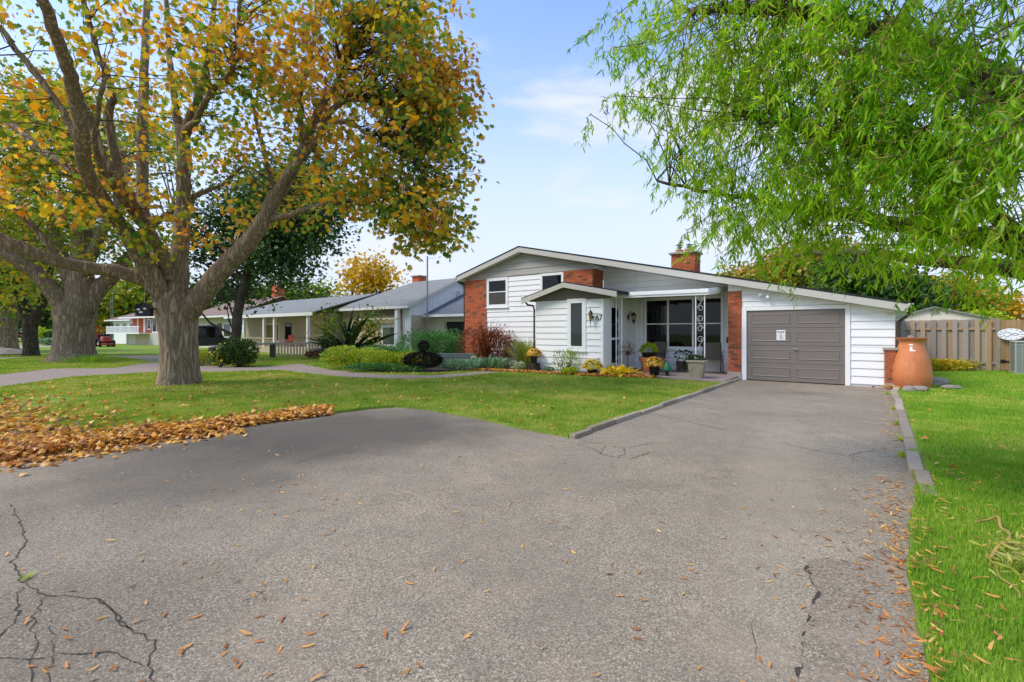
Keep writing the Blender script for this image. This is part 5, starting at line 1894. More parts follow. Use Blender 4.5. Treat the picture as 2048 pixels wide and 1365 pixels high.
# ------------------------------------------------------------------ back fence, gate, shed, air conditioner
fe = empty('board_fence', W(3.7, 8.35), HROT, 'weathered board fence behind the orange barrel', 'fence')
x = .0
while x < 2.95:
    w_ = random.uniform(.13, .15)
    fr_ = (round(x / .15) % 2 == 0)
    ov = 0 if fr_ else .022
    MB().box(x - ov, x + w_ + ov, (-.05 if fr_ else .03), (-.03 if fr_ else .05), .06 + random.uniform(0, .03), 1.93 + random.uniform(-.02, .02)).build('board', M['board'], fe)
    x += .152
for z_ in (.3, 1.55):
    box('rail', M['board'], fe, -.1, 3.0, -.025, .025, z_, z_ + .09)
for px in (-.15, 2.98):
    box('post', M['board'], fe, px, px + .1, -.07, .05, .03, 1.98)
ga = empty('fence_gate', W(6.8, 8.33), HROT, 'brown board gate with black hinges beside the air conditioner', 'gate')
x = .0
while x < 1.4:
    w_ = random.uniform(.12, .145)
    MB().box(x, x + w_ - .004, -.02 - random.uniform(0, .012), .015, .1, 1.9 + random.uniform(-.01, .01)).build('board', M['gate_board'], ga)
    x += w_
for z_ in (.42, 1.45):
    MB().box(.0, .12, -.05, -.036, z_ - .06, z_ + .06).tube([(.1, -.045, z_), (.34, -.045, z_)], [.03, .012], 6).build('hinge', M['black_metal'], ga)
box('brace', M['gate_board'], ga, .0, 1.4, .016, .05, 1.3, 1.42)
fe2 = empty('board_fence', W(8.25, 8.35), HROT, 'brown fence boards to the right of the gate', 'fence')
x = 0
while x < 2.6:
    w_ = random.uniform(.13, .15)
    MB().box(x, x + w_ - .004, -.02, .0, .08, 1.92 + random.uniform(-.02, .02)).build('board', M['gate_board'], fe2)
    x += w_
box('rail', M['gate_board'], fe2, 0, 2.6, .002, .05, 1.5, 1.6)

pq = P(2022, 669, 16.96)
pl_ = empty('wall_plaque', pq, HROT, 'white oval openwork plaque on the fence gate above the air conditioner', 'plaque')
prf = [(.34 * math.cos(2 * math.pi * k / 28), .21 * math.sin(2 * math.pi * k / 28)) for k in range(28)]
MB().prism_y(prf, -.012, .012).build('disc', M['white_trim'], pl_)
for k in range(12):
    a = 2 * math.pi * k / 12
    MB().tube([(.24 * math.cos(a), -.016, .15 * math.sin(a)), (.32 * math.cos(a), -.016, .195 * math.sin(a))], .007, 4).build('mark', M['black_metal'], pl_)
for sg in (-1, 1):
    MB().tube([(-.2 + .4 * k / 12, -.016, sg * (.02 + .06 * math.sin(k / 12 * math.pi * 2))) for k in range(13)], .006, 4).build('scroll', M['black_metal'], pl_)

acq = G(2058, 748, LAWN_Z)
ac = empty('air_conditioner', (acq.x, acq.y, LAWN_Z), HROT, 'grey-green outdoor air conditioner unit by the fence', 'air conditioner')
MB().box(-.42, .42, -.42, .42, .0, .06).build('base_pad', M['concrete'], ac)
MB().box(-.385, .385, -.385, .385, .06, 1.04).build('coil', M['steel'], ac)
for sx in (-.4, .37):
    for sy in (-.4, .37):
        box('corner_post', M['ac'], ac, sx, sx + .04, sy, sy + .04, .06, 1.06)
MB().box(-.41, .41, -.41, .41, 1.06, 1.12).build('lid', M['ac'], ac, bevel=.02)
for k_ in range(15):
    zz = .1 + k_ * .064
    lv = MB().box(-.36, .36, -.402, -.386, zz, zz + .018).box(-.402, -.386, -.36, .36, zz, zz + .018)
    lv.build('louvre', M['ac'], ac)
for k_ in range(4):
    box('grille_bar', M['ac'], ac, -.24 + k_ * .16, -.22 + k_ * .16, -.41, -.403, .08, 1.04)

sh = empty('shed', P(1868, 690, 21.5) * 1, HROT, 'pale shed with a shallow grey gable behind the board fence', 'shed')
sh.location.z = 0
MB().prism_y([(-1.6, 0), (1.75, 0), (1.75, 2.05), (0, 2.55), (-1.6, 2.05)], 0, 3).build('wall', M['shed_wall'], sh)
MB().hexa([(-1.75, -.12, 2.0), (0, -.12, 2.55), (0, 3.1, 2.55), (-1.75, 3.1, 2.0)], [(-1.75, -.12, 2.07), (0, -.12, 2.62), (0, 3.1, 2.62), (-1.75, 3.1, 2.07)]).build('roof', M['shingle_grey'], sh)
MB().hexa([(0.001, -.12, 2.55), (1.9, -.12, 2.0), (1.9, 3.1, 2.0), (0.001, 3.1, 2.55)], [(0.001, -.12, 2.62), (1.9, -.12, 2.07), (1.9, 3.1, 2.07), (0.001, 3.1, 2.62)]).build('roof', M['shingle_grey'], sh)
gvn = MB().prism_y([(.17 * math.cos(2 * math.pi * k / 20), 2.36 + .13 * math.sin(2 * math.pi * k / 20)) for k in range(20)], -.02, .0).build('vent', M['greige'], sh)
for k_ in range(5):
    box('slat', M['gutter'], gvn, -.12, .12, -.026, -.021, 2.27 + k_ * .042, 2.285 + k_ * .042)

# ------------------------------------------------------------------ orange barrel and the stones round it
ub_ = W(3.98, -.05, LAWN_Z)
bar = empty('rain_barrel', ub_, .0, 'large orange terracotta-coloured barrel with a flared rim at the garage corner', 'barrel')
prof = [(.34, .0), (.375, .02), (.40, .14), (.415, .3), (.405, .46), (.375, .64), (.335, .82), (.295, .98), (.268, 1.1), (.262, 1.16), (.285, 1.21), (.335, 1.262), (.34, 1.28), (.30, 1.275), (.24, 1.23)]
pp = smooth_path([(a, b, 0, 0) for a, b in prof], 3)
MB().lathe([(q[0], q[1]) for q in pp], 48).build('body', M['orange_plastic'], bar, smooth=True)
lb = MB()
face = math.atan2(-ub_.y, -ub_.x)


def on_barrel(ang, z_, out=.004):
    r_ = np.interp(z_, [q[1] for q in pp[:-8]], [q[0] for q in pp[:-8]])
    return ((r_ + out) * math.cos(ang), (r_ + out) * math.sin(ang), z_)


for outline in ([(-.22, 1.115), (.16, 1.125), (.05, 1.09), (-.18, 1.088)], [(-.14, .98), (-.12, 1.05), (.08, 1.055), (.04, 1.02), (.06, .985), (.3, .965), (.25, .945), (-.12, .945)]):
    c_ = [on_barrel(face + a * .9, z_) for a, z_ in outline]
    n_ = len(lb.v)
    lb.v += c_
    lb.f.append(tuple(range(n_, n_ + len(c_))))
lb.build('label_remnant', M['white_trim'], bar)
tp = empty('tap_fitting', ub_ + Vector((-.02, 0, 1.27)), 0, 'small grey stone and metal ornament lying on the barrel rim', 'ornament')


def stone(mb, r_, seed, c=(0, 0, 0), sq=(1, 1, .6)):
    rr = np.random.default_rng(seed)
    bm = bmesh.new()
    bmesh.ops.create_icosphere(bm, subdivisions=2, radius=1)
    ph = rr.uniform(0, 6, 6)
    b = len(mb.v)
    bm.verts.index_update()
    for v_ in bm.verts:
        p_ = v_.co
        k = 1 + .16 * math.sin(2.3 * p_.x + ph[0]) + .14 * math.sin(3.1 * p_.y + ph[1]) + .12 * math.sin(3.7 * p_.z + ph[2]) + .06 * math.sin(7 * p_.x + 5 * p_.y + ph[3])
        mb.v.append((c[0] + p_.x * r_ * k * sq[0], c[1] + p_.y * r_ * k * sq[1], c[2] + p_.z * r_ * k * sq[2]))
    for f_ in bm.faces:
        mb.f.append(tuple(b + v_.index for v_ in f_.verts))
    bm.free()
    return mb


stone(MB(), .09, 3, (0, 0, .02), (1.1, 1, .5)).build('pebble', M['rock'], tp)
stone(MB(), .05, 4, (.05, -.02, .08), (1.2, 1, .5)).build('pebble', M['steel'], tp)
for k_, (px, py, rr, lab) in enumerate([(1836, 776, .13, 'flat grey stone at the foot of the orange barrel'), (1868, 770, .2, 'rounded grey-brown rock right of the orange barrel'), (1842, 783, .11, 'low stone on the grass before the orange barrel'),
                                        (1902, 779, .12, 'pale stone farthest right of the orange barrel'), (1818, 783, .1, 'dark flat stone between kerb and orange barrel'), (1822, 775, .1, 'upright slab stone leaning on the orange barrel')]):
    q = G(px, py, LAWN_Z)
    rr *= 1.35
    o = stone(MB(), rr, 20 + k_, (0, 0, rr * .3), (1.3, 1, .55 if k_ != 5 else 1.2)).build('stone', M['rock'], None)
    o.location = q
    tag(o, lab, 'stone', 'stones round the barrel')

# ------------------------------------------------------------------ porch furniture and pots
def porch_chair(label, loc, rz):
    r_ = empty('patio_chair', loc, rz, label, 'chair', 'patio chairs on the porch')
    for x in (-.28, .28):
        MB().tube([(x, -.3, 0), (x, -.28, .42), (x, -.22, .6), (x, .15, .6), (x, .28, .56)], .014, 6).build('arm', M['dark_brown'], r_, smooth=True)
        MB().tube([(x, .32, 0), (x, .26, .4), (x, .36, 1.0)], .014, 6).build('leg', M['dark_brown'], r_, smooth=True)
        MB().tube([(x, -.28, .42), (x, .26, .38)], .014, 6).build('seat_rail', M['dark_brown'], r_)
    MB().hexa([(-.27, -.28, .42), (.27, -.28, .42), (.27, .26, .385), (-.27, .26, .385)], [(-.27, -.28, .432), (.27, -.28, .432), (.27, .26, .397), (-.27, .26, .397)]).build('seat', M['sling'], r_)
    MB().hexa([(-.27, .25, .42), (.27, .25, .42), (.27, .262, .42), (-.27, .262, .42)], [(-.27, .35, 1.0), (.27, .35, 1.0), (.27, .362, 1.0), (-.27, .362, 1.0)]).build('backrest', M['sling'], r_)
    return r_


porch_chair('brown sling patio chair beside the brick pier', W(-1.0, .35, .122), HROT + .35)
porch_chair('brown sling patio chair behind the big terracotta pot', W(-3.0, .4, .122), HROT - .3)


def plant_cloud(c, r_, n, spread_dir=(0, 0, .6), top=True):
    d_ = rand_dirs(n)
    if top:
        d_[:, 2] = np.abs(d_[:, 2]) * 1.0 - .1
    rad = RNG.uniform(.55, 1, n) ** .5
    p_ = np.array(c) + d_ * rad[:, None] * np.array(r_)
    return p_, d_ + np.array(spread_dir) * RNG.uniform(0, 1, (n, 1))


def mum(label, loc, R_, mat, pot_h, pot_r, lift=0):
    root = empty('potted_chrysanthemum', loc, 0, label, 'potted plant')
    MB().lathe([(pot_r * .78, 0), (pot_r, pot_h * .9), (pot_r * 1.08, pot_h * .9), (pot_r * 1.08, pot_h), (pot_r * .9, pot_h)], 20).build('pot', M['black_plastic'], root)
    c = (0, 0, pot_h + R_ * .12)
    p_, d_ = plant_cloud(c, (R_ * .92, R_ * .92, R_ * .78), 420)
    scatter('foliage', t_oval(.25), p_, frames(d_, .8), RNG.uniform(.04, .07, len(p_)), M['shrub'], root)
    n = 330
    d_ = rand_dirs(n)
    d_[:, 2] = np.abs(d_[:, 2]) * 1.05 - .12
    d_ /= np.linalg.norm(d_, axis=1, keepdims=True)
    p_ = np.array(c) + d_ * RNG.uniform(.93, 1.05, (n, 1)) * np.array([R_, R_, R_ * .85])
    # each bloom is a small daisy-like rosette
    v_, f_ = [(0, 0, .1)], []
    for k in range(8):
        a0, a1, a2 = [2 * math.pi * (k + q) / 8 for q in (0, .5, 1)]
        b = len(v_)
        v_ += [(.35 * math.cos(a0), .35 * math.sin(a0), .05), (math.cos(a1), math.sin(a1), -.1), (.35 * math.cos(a2), .35 * math.sin(a2), .05)]
        f_.append((0, b, b + 1, b + 2))
    z_ax = d_
    x_ax = np.cross(z_ax, rand_dirs(n))
    x_ax /= np.linalg.norm(x_ax, axis=1, keepdims=True)
    y_ax = np.cross(z_ax, x_ax)
    scatter('blooms', (np.array(v_), f_), p_, np.stack([x_ax, y_ax, z_ax], 2), RNG.uniform(.03, .044, n), M[mat], root)
    return root


BZ = LAWN_Z + .014
stp = empty('tree_stump', W(-6.42, -2.06, BZ - .005), 0, 'cut log stump carrying a potted plant by the white entry wall', 'stump')
MB().lathe([(.24, 0), (.225, .1), (.215, .3), (.2, .31)], 18).build('log', M['stump'], stp)
mum('gold chrysanthemum in a black pot raised on a log stump', W(-6.42, -2.06, BZ + .305), .27, 'mum_gold', .27, .14)
mum('bright yellow chrysanthemum in the bed left of the yellow hosta', W(-4.15, -1.98, BZ), .34, 'mum_yellow', .2, .16)
mum('gold chrysanthemum in a black pot before the terracotta pot', W(-2.32, -1.30, .117), .33, 'mum_gold', .26, .17)

ho = empty('hosta', W(-3.35, -1.75, BZ), 0, 'yellowed hosta with broad drooping leaves in the front bed', 'plant')
hm = []
for wv in (.28, .34):
    tv, tf = t_oval(wv)
    tv = np.array(tv); tv[:, 2] -= .35 * tv[:, 1] ** 2
    hm.append(scatter_mesh('leaf', (tv, tf), np.zeros((1, 3)), np.eye(3)[None], np.ones(1), M['hosta']))
for k_ in range(72):
    a = random.uniform(0, 6.28)
    el = random.uniform(.1, 1.1)
    d_ = np.array([[math.cos(a) * math.cos(el), math.sin(a) * math.cos(el), math.sin(el)]])
    fm = frames(d_, .3)[0]
    rad = random.uniform(.02, .5)
    o = link('leaf', hm[k_ % 2], ho)
    o.matrix_local = Matrix.Translation((rad * math.cos(a) * 1.3, rad * math.sin(a), random.uniform(.03, .18))) @ Matrix(fm.tolist()).to_4x4() @ Matrix.Scale(random.uniform(.2, .34), 4)

pot = empty('terracotta_pot', W(-2.75, -.55, .124), 0, 'large terracotta pot holding a black bowl of lime green leaves', 'pot')
MB().lathe([(.24, 0), (.31, .36), (.33, .37), (.36, .38), (.37, .5), (.34, .51), (.31, .47)], 28).build('body', M['terracotta'], pot)
bp = empty('potted_plant', W(-2.80, -.55, .58), 0, 'lime green bushy plant in a dark bowl set in the terracotta pot', 'potted plant')
MB().lathe([(.17, 0), (.24, .2), (.255, .21), (.23, .2)], 20).build('bowl', M['black_plastic'], bp)
p_, d_ = plant_cloud((0, 0, .24), (.29, .29, .3), 900)
scatter('foliage', t_oval(.28), p_, frames(d_, .6), RNG.uniform(.035, .07, 900), M['lime'], bp)

plq = W(-.98, -1.42, .108)
ptr = empty('stone_planter', plq, HROT + .1, 'square cast-stone planter with arched panels before the porch post', 'planter')
MB().hexa([(-.19, -.19, 0), (.19, -.19, 0), (.19, .19, 0), (-.19, .19, 0)], [(-.27, -.27, .5), (.27, -.27, .5), (.27, .27, .5), (-.27, .27, .5)]).build('body', M['stone_pot'], ptr, bevel=.02)
ptr.scale = (.86, .86, .95)
MB().box(-.31, .31, -.31, .31, .5, .56).build('rim', M['stone_pot'], ptr, bevel=.015)
arc = [(-.14, -.215 - .0, .08)] + [(-.14 * math.cos(math.pi * k / 8), -.252, .3 + .1 * math.sin(math.pi * k / 8)) for k in range(9)] + [(.14, -.215, .08)]
MB().tube(arc, .012, 6).build('arch', M['stone_pot'], ptr)
arc2 = [(-y + .0, x, z_) for x, y, z_ in arc]
MB().tube([(-q[1], q[0], q[2]) for q in arc], .012, 6).build('arch', M['stone_pot'], ptr)
MB().box(-.26, .26, -.26, .26, .5, .575).build('soil', M['soil'], ptr)
p_, d_ = plant_cloud((0, 0, .57), (.26, .26, .12), 140)
scatter('foliage', t_oval(.3), p_, frames(d_, .7), RNG.uniform(.05, .1, 140), M['shrub'], ptr)

lg = empty('log_planter', W(-2.0, .3, .124), 0, 'wooden log stump with a white pot of trailing ivy on the porch', 'planter')
MB().lathe([(.17, 0), (.16, .2), (.165, .36), (.15, .37)], 14).build('log', M['stump'], lg)
MB().lathe([(.11, .37), (.16, .52), (.17, .54), (.15, .53)], 14).build('pot', M['white_trim'], lg)
p_, d_ = plant_cloud((.08, 0, .56), (.28, .2, .14), 90, (0, 0, 0), False)
scatter('ivy', t_oval(.42), p_, frames(d_, .7), RNG.uniform(.06, .12, 90), M['shrub'], lg)
p_ = np.array([.2, -.05, .33]) + RNG.normal(0, 1, (50, 3)) * np.array([.05, .05, .12])
scatter('ivy', t_oval(.42), p_, frames(rand_dirs(50) + np.array([0, 0, -1]), .7), RNG.uniform(.07, .12, 50), M['juniper'], lg)

gn = empty('garden_ornament', W(-1.9, -1.35, LAWN_Z), 0, 'green glazed garden ornament with a pink flower on a small post', 'ornament')
MB().lathe([(.06, 0), (.05, .2), (.07, .22)], 12).build('post', M['stump'], gn)
MB().lathe([(.12, .22), (.14, .26), (.1, .36), (.06, .46), (.04, .5)], 16).build('glazed_body', M['green_glaze'], gn, smooth=True)
for k_ in range(9):
    a = 2 * math.pi * k_ / 9
    MB().add([(0, 0, .55), (.07 * math.cos(a - .35), .07 * math.sin(a - .35), .58), (.1 * math.cos(a), .1 * math.sin(a), .57), (.07 * math.cos(a + .35), .07 * math.sin(a + .35), .58)], [(0, 1, 2, 3)]).build('petal', M['pink'], gn)
MB().tube([(0, 0, .48), (0, 0, .56)], .01, 6).build('stem', M['green_glaze'], gn)

sq_ = W(-3.35, -1.0, BZ)
stt = empty('standard_shrub', sq_, 0, 'bare-stemmed little tree of pale berries before the lantern wall', 'shrub')
MB().tube([(0, 0, 0), (.01, 0, .35), (-.01, 0, .7)], .014, 6).build('stem', M['bark_far'], stt)
sb = MB()
tips = []
for k_ in range(60):
    d_ = rand_dirs(1)[0]
    d_[2] = abs(d_[2]) * 1.2 + .1
    e = np.array([0, 0, .65]) + d_ * random.uniform(.25, .52) * np.array([.75, .75, 1])
    m_ = np.array([0, 0, .65]) * .5 + e * .5 + RNG.normal(0, .04, 3)
    sb.tube([(0, 0, .62), m_, e], [.006, .004, .002], 4, False)
    tips.append(e); tips.append(m_)
sb.build('twigs', M['bark_far'], stt)['kind'] = 'stuff'
tips = np.array(tips)
p_ = np.repeat(tips, 4, axis=0) + RNG.normal(0, .05, (len(tips) * 4, 3))
scatter('berries', t_oval(.45), p_, frames(rand_dirs(len(p_)), .8), RNG.uniform(.018, .035, len(p_)), M['berry'], stt)
scatter('foliage', t_oval(.35), p_[::5], frames(rand_dirs(len(p_[::5])), .8), RNG.uniform(.03, .05, len(p_[::5])), M['burgundy'], stt)

# ------------------------------------------------------------------ beds and shrubs
def shrub(name, label, loc, r_, n, size, mat, tpl=None, stems=8, cat='shrub', group=None, sub=None, z0=.1, top=True, stem_mat='bark_far', extra=None):
    root = empty(name, loc, 0, label, cat, group)
    bl_ = [(random.uniform(-.5, .5) * r_[0], random.uniform(-.45, .45) * r_[1], r_[2] * random.uniform(.35, .6), r_[0] * random.uniform(.4, .62), r_[1] * random.uniform(.4, .6), r_[2] * random.uniform(.34, .48), 1) for _ in range(sub or 7)]
    p_ = ellipsoid_points(bl_, n, .5)
    p_[:, 2] = np.maximum(p_[:, 2], .02)
    d_ = p_ - np.array([0, 0, r_[2] * .2])
    d_ = d_ / np.maximum(np.linalg.norm(d_, axis=1, keepdims=True), 1e-6) + RNG.normal(0, .5, (n, 3)) + np.array([0, 0, .4])
    scatter('foliage', tpl or t_oval(.3), p_, frames(d_, .6), RNG.uniform(.7, 1.25, n) * size, M[mat], root)
    if extra:
        m2, n2_, s2 = extra
        q_ = p_[RNG.choice(n, n2_)] * 1.04
        scatter('blooms', t_oval(.45), q_, frames(rand_dirs(n2_), .8), RNG.uniform(.8, 1.2, n2_) * s2, M[m2], root)
    sm = MB()
    for k in range(stems):
        b = bl_[k % len(bl_)]
        sm.tube([(b[0] * .2, b[1] * .2, 0), (b[0] * .7, b[1] * .7, b[2] * .6), (b[0], b[1], b[2])], [.02, .014, .006], 5, False)
    sm.build('stem', M[stem_mat], root)['kind'] = 'stuff'
    return root


def tuft(name, label, loc, n, L, mat, w_=.02, spread=.5, cat='plant', rb=.12, droop=.4, group=None):
    root = empty(name, loc, 0, label, cat, group)
    a = RNG.uniform(0, 6.28, n)
    el = R(90) - np.abs(RNG.normal(0, spread, n))
    d_ = np.stack([np.cos(a) * np.cos(el), np.sin(a) * np.cos(el), np.sin(el)], 1)
    rr = RNG.uniform(0, rb, n)
    p_ = np.stack([np.cos(a) * rr, np.sin(a) * rr, np.zeros(n)], 1)
    # blade arches outward: z axis of the frame points up and out
    x = np.stack([-np.sin(a), np.cos(a), np.zeros(n)], 1)
    zax = np.cross(x, d_)
    tv, tf = t_strip(5, w_, .0, -droop, 0)
    Rm = np.stack([x, d_, zax], 2)
    sgn = np.where(zax[:, 2] < 0, 1.0, -1.0)
    tv2 = tv.copy()
    scatter('foliage', (tv2, tf), p_, Rm, RNG.uniform(.6, 1.1, n) * L, M[mat], root)
    return root


rb_q = W(-9.55, -1.0, BZ)
shrub('burgundy_shrub', 'wispy burgundy shrub against the left brick corner of the house', rb_q, (1.3, .85, 1.75), 5200, .085, 'burgundy', t_oval(.2), 16, sub=10)
bsh = bpy.data.objects['burgundy_shrub']
wm_ = MB()
for k_ in range(70):
    a = random.uniform(0, 6.28)
    L = random.uniform(1.0, 1.95)
    ou = random.uniform(.2, .75)
    wm_.tube([(0, 0, .1), (ou * .5 * math.cos(a), ou * .5 * math.sin(a), L * .7), (ou * math.cos(a), ou * math.sin(a), L), (ou * 1.3 * math.cos(a), ou * 1.3 * math.sin(a), L * .97)], [.012, .007, .004, .002], 4, False)
wm_.build('twigs', M['burgundy'], bsh)['kind'] = 'stuff'
tuft('ornamental_grass', 'tall yellow-green ornamental grass between burgundy shrub and entry wall', W(-7.45, -1.1, BZ), 420, 1.25, 'ornamental', .010, .28, 'grass clump', .22, .35)
for k_, (s, t) in enumerate([(-8.25, -2.35), (-8.7, -2.6), (-7.9, -2.2)]):
    tuft('iris_clump', ['blue-green iris clump nearest the burgundy shrub', 'blue-green iris clump at the lower edge of the bed', 'blue-green iris clump left of the log stump'][k_], W(s, t, BZ), 90, .55, 'bluegreen', .045, .45, 'plant', .16, .25, 'iris clumps in the bed')
shrub('low_perennial', 'variegated pale low plant between iris and log stump', W(-7.05, -2.3, BZ), (.4, .3, .34), 500, .07, 'silver', t_oval(.3), 4, 'plant')
shrub('garden_shrub', 'airy yellow-green shrub under the narrow entry window', W(-5.1, -2.15, BZ), (.55, .3, .85), 620, .075, 'chartreuse', t_oval(.18), 14, sub=9)
shrub('low_perennial', 'small grey-green plant by the pebble edge of the entry wall', W(-5.75, -2.2, BZ), (.22, .18, .22), 220, .06, 'bluegreen', t_oval(.35), 3, 'plant')
shrub('low_perennial', 'light green leafy plant at the front of the bed below the narrow window', W(-4.75, -2.35, BZ), (.35, .22, .25), 260, .07, 'lime', t_oval(.35), 3, 'plant')
shrub('low_perennial', 'reddish dry stems behind the yellow chrysanthemum', W(-4.0, -1.75, BZ), (.2, .15, .6), 160, .06, 'burgundy', t_oval(.2), 6, 'plant')

# juniper mounds and the left part of the bed
def Q(px, d, z_=BZ):
    q = P(px, 0, d)
    return Vector((q.x, q.y, z_))


shrub('juniper_mound', 'broad dark green juniper mound left of the brick corner', Q(858, 22.0), (2.0, 1.3, 1.6), 11000, .10, 'juniper', t_strip(2, .14, .1, .2, 0), 10, sub=12)
shrub('juniper_mound', 'lower green juniper spreading in front of the big mound', Q(782, 20.3), (1.5, .9, .95), 5200, .09, 'juniper', t_strip(2, .14, .1, .2, 0), 8, sub=9)
shrub('golden_shrub', 'yellow-green shrub at the left end of the bed', Q(705, 18.2), (1.35, .8, .9), 4600, .075, 'chartreuse', t_oval(.3), 12, sub=10)
shrub('golden_shrub', 'yellow-green clipped shrub left of the dark topiary', Q(788, 17.7), (1.2, .65, .75), 3800, .07, 'chartreuse', t_oval(.3), 12, sub=9)
shrub('green_groundcover', 'low green groundcover under the yellow-green shrubs', Q(770, 16.9), (1.5, .4, .3), 2200, .07, 'juniper', t_oval(.25), 6, 'plant', sub=8)
shrub('blue_groundcover', 'blue-green low juniper right of the dark topiary', Q(915, 17.6), (1.05, .55, .42), 3000, .08, 'bluegreen', t_strip(2, .12, .1, .2, 0), 6, 'plant', sub=9)
shrub('blue_groundcover', 'blue-green low juniper below the burgundy shrub', Q(985, 18.6), (1.1, .5, .40), 2600, .08, 'bluegreen', t_strip(2, .12, .1, .2, 0), 6, 'plant', sub=9)
shrub('pale_groundcover', 'pale silvery mound in front of the neighbour house', Q(725, 21.5), (1.1, .5, .62), 2400, .08, 'silver', t_oval(.3), 6, 'plant', sub=8)
tpo = empty('topiary', Q(846, 17.35), 0, 'dark bowl-shaped topiary topped with a small round ball', 'topiary')
n = 5200
d_ = rand_dirs(n)
p_ = np.array([0, 0, .40]) + d_ * (RNG.uniform(.8, 1, (n, 1))) * np.array([.72, .5, .29])
scatter('bowl', t_oval(.3), p_, frames(d_ + RNG.normal(0, .5, (n, 3)), .6), RNG.uniform(.04, .07, n), M['topiary'], tpo)
n = 1600
d_ = rand_dirs(n)
p_ = np.array([.02, 0, .91]) + d_ * (RNG.uniform(.8, 1, (n, 1))) * .19
scatter('ball', t_oval(.3), p_, frames(d_ + RNG.normal(0, .5, (n, 3)), .6), RNG.uniform(.03, .05, n), M['topiary'], tpo)
MB().tube([(.02, 0, 0), (.02, 0, .8)], .03, 6).build('stem', M['bark_far'], tpo)
rw = empty('timber_edging', Q(913, 18.9, LAWN_Z), HROT + .45, 'grey-green timber edging wall in the bed beside the burgundy shrub', 'edging')
for k_ in range(3):
    MB().box(-.75, .75, -.06 - .004 * k_, .06, .02 + k_ * .19, .2 + k_ * .19).build('timber', M['sage'], rw, bevel=.012)
o = stone(MB(), .2, 55, (0, 0, .3), (.55, .5, 1.5)).build('standing_stone', M['stone_pot'], None)
o.location = Q(947, 18.6)
tag(o, 'pale upright stone at the end of the timber edging', 'stone')

# frond palm-like shrub and its companions before the neighbour house
pm_ = empty('fan_shrub', Q(700, 23.8, LAWN_Z), 0, 'dark fan of broad upright fronds before the grey-roofed ranch house', 'shrub')
fm_ = scatter_mesh('frond', t_strip(6, .06, .0, .35, .1), np.zeros((1, 3)), np.eye(3)[None], np.ones(1), M['palm'])
for k_ in range(44):
    a = random.uniform(-1.25, 1.25)
    tilt = random.uniform(-.4, .4)
    d_ = np.array([[math.sin(a), tilt * .5, math.cos(a) + .15]])
    o = link('frond', fm_, pm_)
    o.matrix_local = Matrix.Translation((random.uniform(-.2, .2), random.uniform(-.15, .15), .2)) @ Matrix(frames(d_, .5)[0].tolist()).to_4x4() @ Matrix.Scale(random.uniform(1.6, 2.5), 4)
MB().tube([(.1, 0, 0), (.05, 0, .4), (.35, 0, .9)], [.07, .05, .03], 7).build('stem', M['bark_far'], pm_)
p_ = np.vstack([RNG.normal(0, 1, (500, 3)) * np.array([.4, .35, .5]) + np.array([c_, 0, 1.5 + abs(c_) * .1]) for c_ in (-1.0, 1.0)])
scatter('foliage', t_oval(.35), p_, frames(rand_dirs(len(p_)), .7), RNG.uniform(.1, .17, len(p_)), M['maple_yg'], pm_)
dk = empty('wheeled_bin', Q(664, 25.0, LAWN_Z), .2, 'dark blue-grey wheeled bin left of the fan shrub', 'bin')
MB().hexa([(-.3, -.3, .05), (.3, -.3, .05), (.3, .3, .05), (-.3, .3, .05)], [(-.36, -.36, .95), (.36, -.36, .95), (.36, .36, .95), (-.36, .36, .95)]).build('body', M['blue_paint'], dk)
MB().hexa([(-.39, -.4, .952), (.39, -.4, .952), (.39, .4, .952), (-.39, .4, .952)], [(-.36, -.36, 1.02), (.36, -.36, 1.02), (.36, .36, 1.06), (-.36, .36, 1.06)]).build('lid', M['dark_paint'], dk)
for sx in (-.3, .3):
    MB().tube([(sx - .03, .3, .12), (sx + .03, .3, .12)], .12, 12).build('wheel', M['tyre'], dk)
shrub('garden_shrub', 'green flowering shrub in front of the wooden rail', Q(480, 19.6, LAWN_Z), (1.0, .7, 1.15), 3000, .09, 'shrub', t_oval(.32), 12, extra=('yellow_flower', 60, .06), sub=9)
shrub('garden_shrub', 'pale yellow flowering plant at the rail post', Q(442, 19.4, LAWN_Z), (.42, .35, .85), 600, .07, 'shrub', t_oval(.32), 6, extra=('yellow_flower', 120, .09))
shrub('garden_shrub', 'olive clump between maple trunk and rail post', Q(405, 20.2, LAWN_Z), (.6, .4, .7), 900, .08, 'chartreuse', t_oval(.3), 6)
shrub('garden_shrub', 'dark low plant behind the white balusters', Q(630, 25.5, LAWN_Z), (.6, .4, .5), 700, .08, 'burgundy', t_oval(.3), 6)
shrub('garden_shrub', 'light green bush between the street maples', Q(95, 62, LAWN_Z), (2.4, 1.4, 2.1), 1500, .22, 'lime', t_oval(.35), 6)
shrub('garden_shrub', 'dark green bush left of the second maple trunk', Q(112, 58, LAWN_Z), (1.6, 1.2, 1.7), 1200, .2, 'shrub', t_oval(.35), 6)
shrub('garden_shrub', 'grey-green low bush along the pavement at the left', Q(88, 50, LAWN_Z), (1.6, .8, .8), 1000, .15, 'bluegreen', t_oval(.35), 6)
o = stone(MB(), .9, 77, (0, 0, .1), (1.5, 1, .55)).build('boulder', M['rock'], None)
o.location = G(2, 711, LAWN_Z)
tag(o, 'grey boulder on the grass at the left edge', 'boulder')
gm = tuft('grass_clump', 'mound of long dark grass round the second maple trunk', Q(180, 22.5, LAWN_Z), 900, .42, 'grass', .02, .8, 'grass clump', 1.1, .4)
gc = shrub('yellow_groundcover', 'yellow and green groundcover along the foot of the board fence', W(5.1, 7.4, LAWN_Z), (1.5, .7, .42), 3200, .09, 'groundcover', t_oval(.28), 8, 'plant', sub=12)
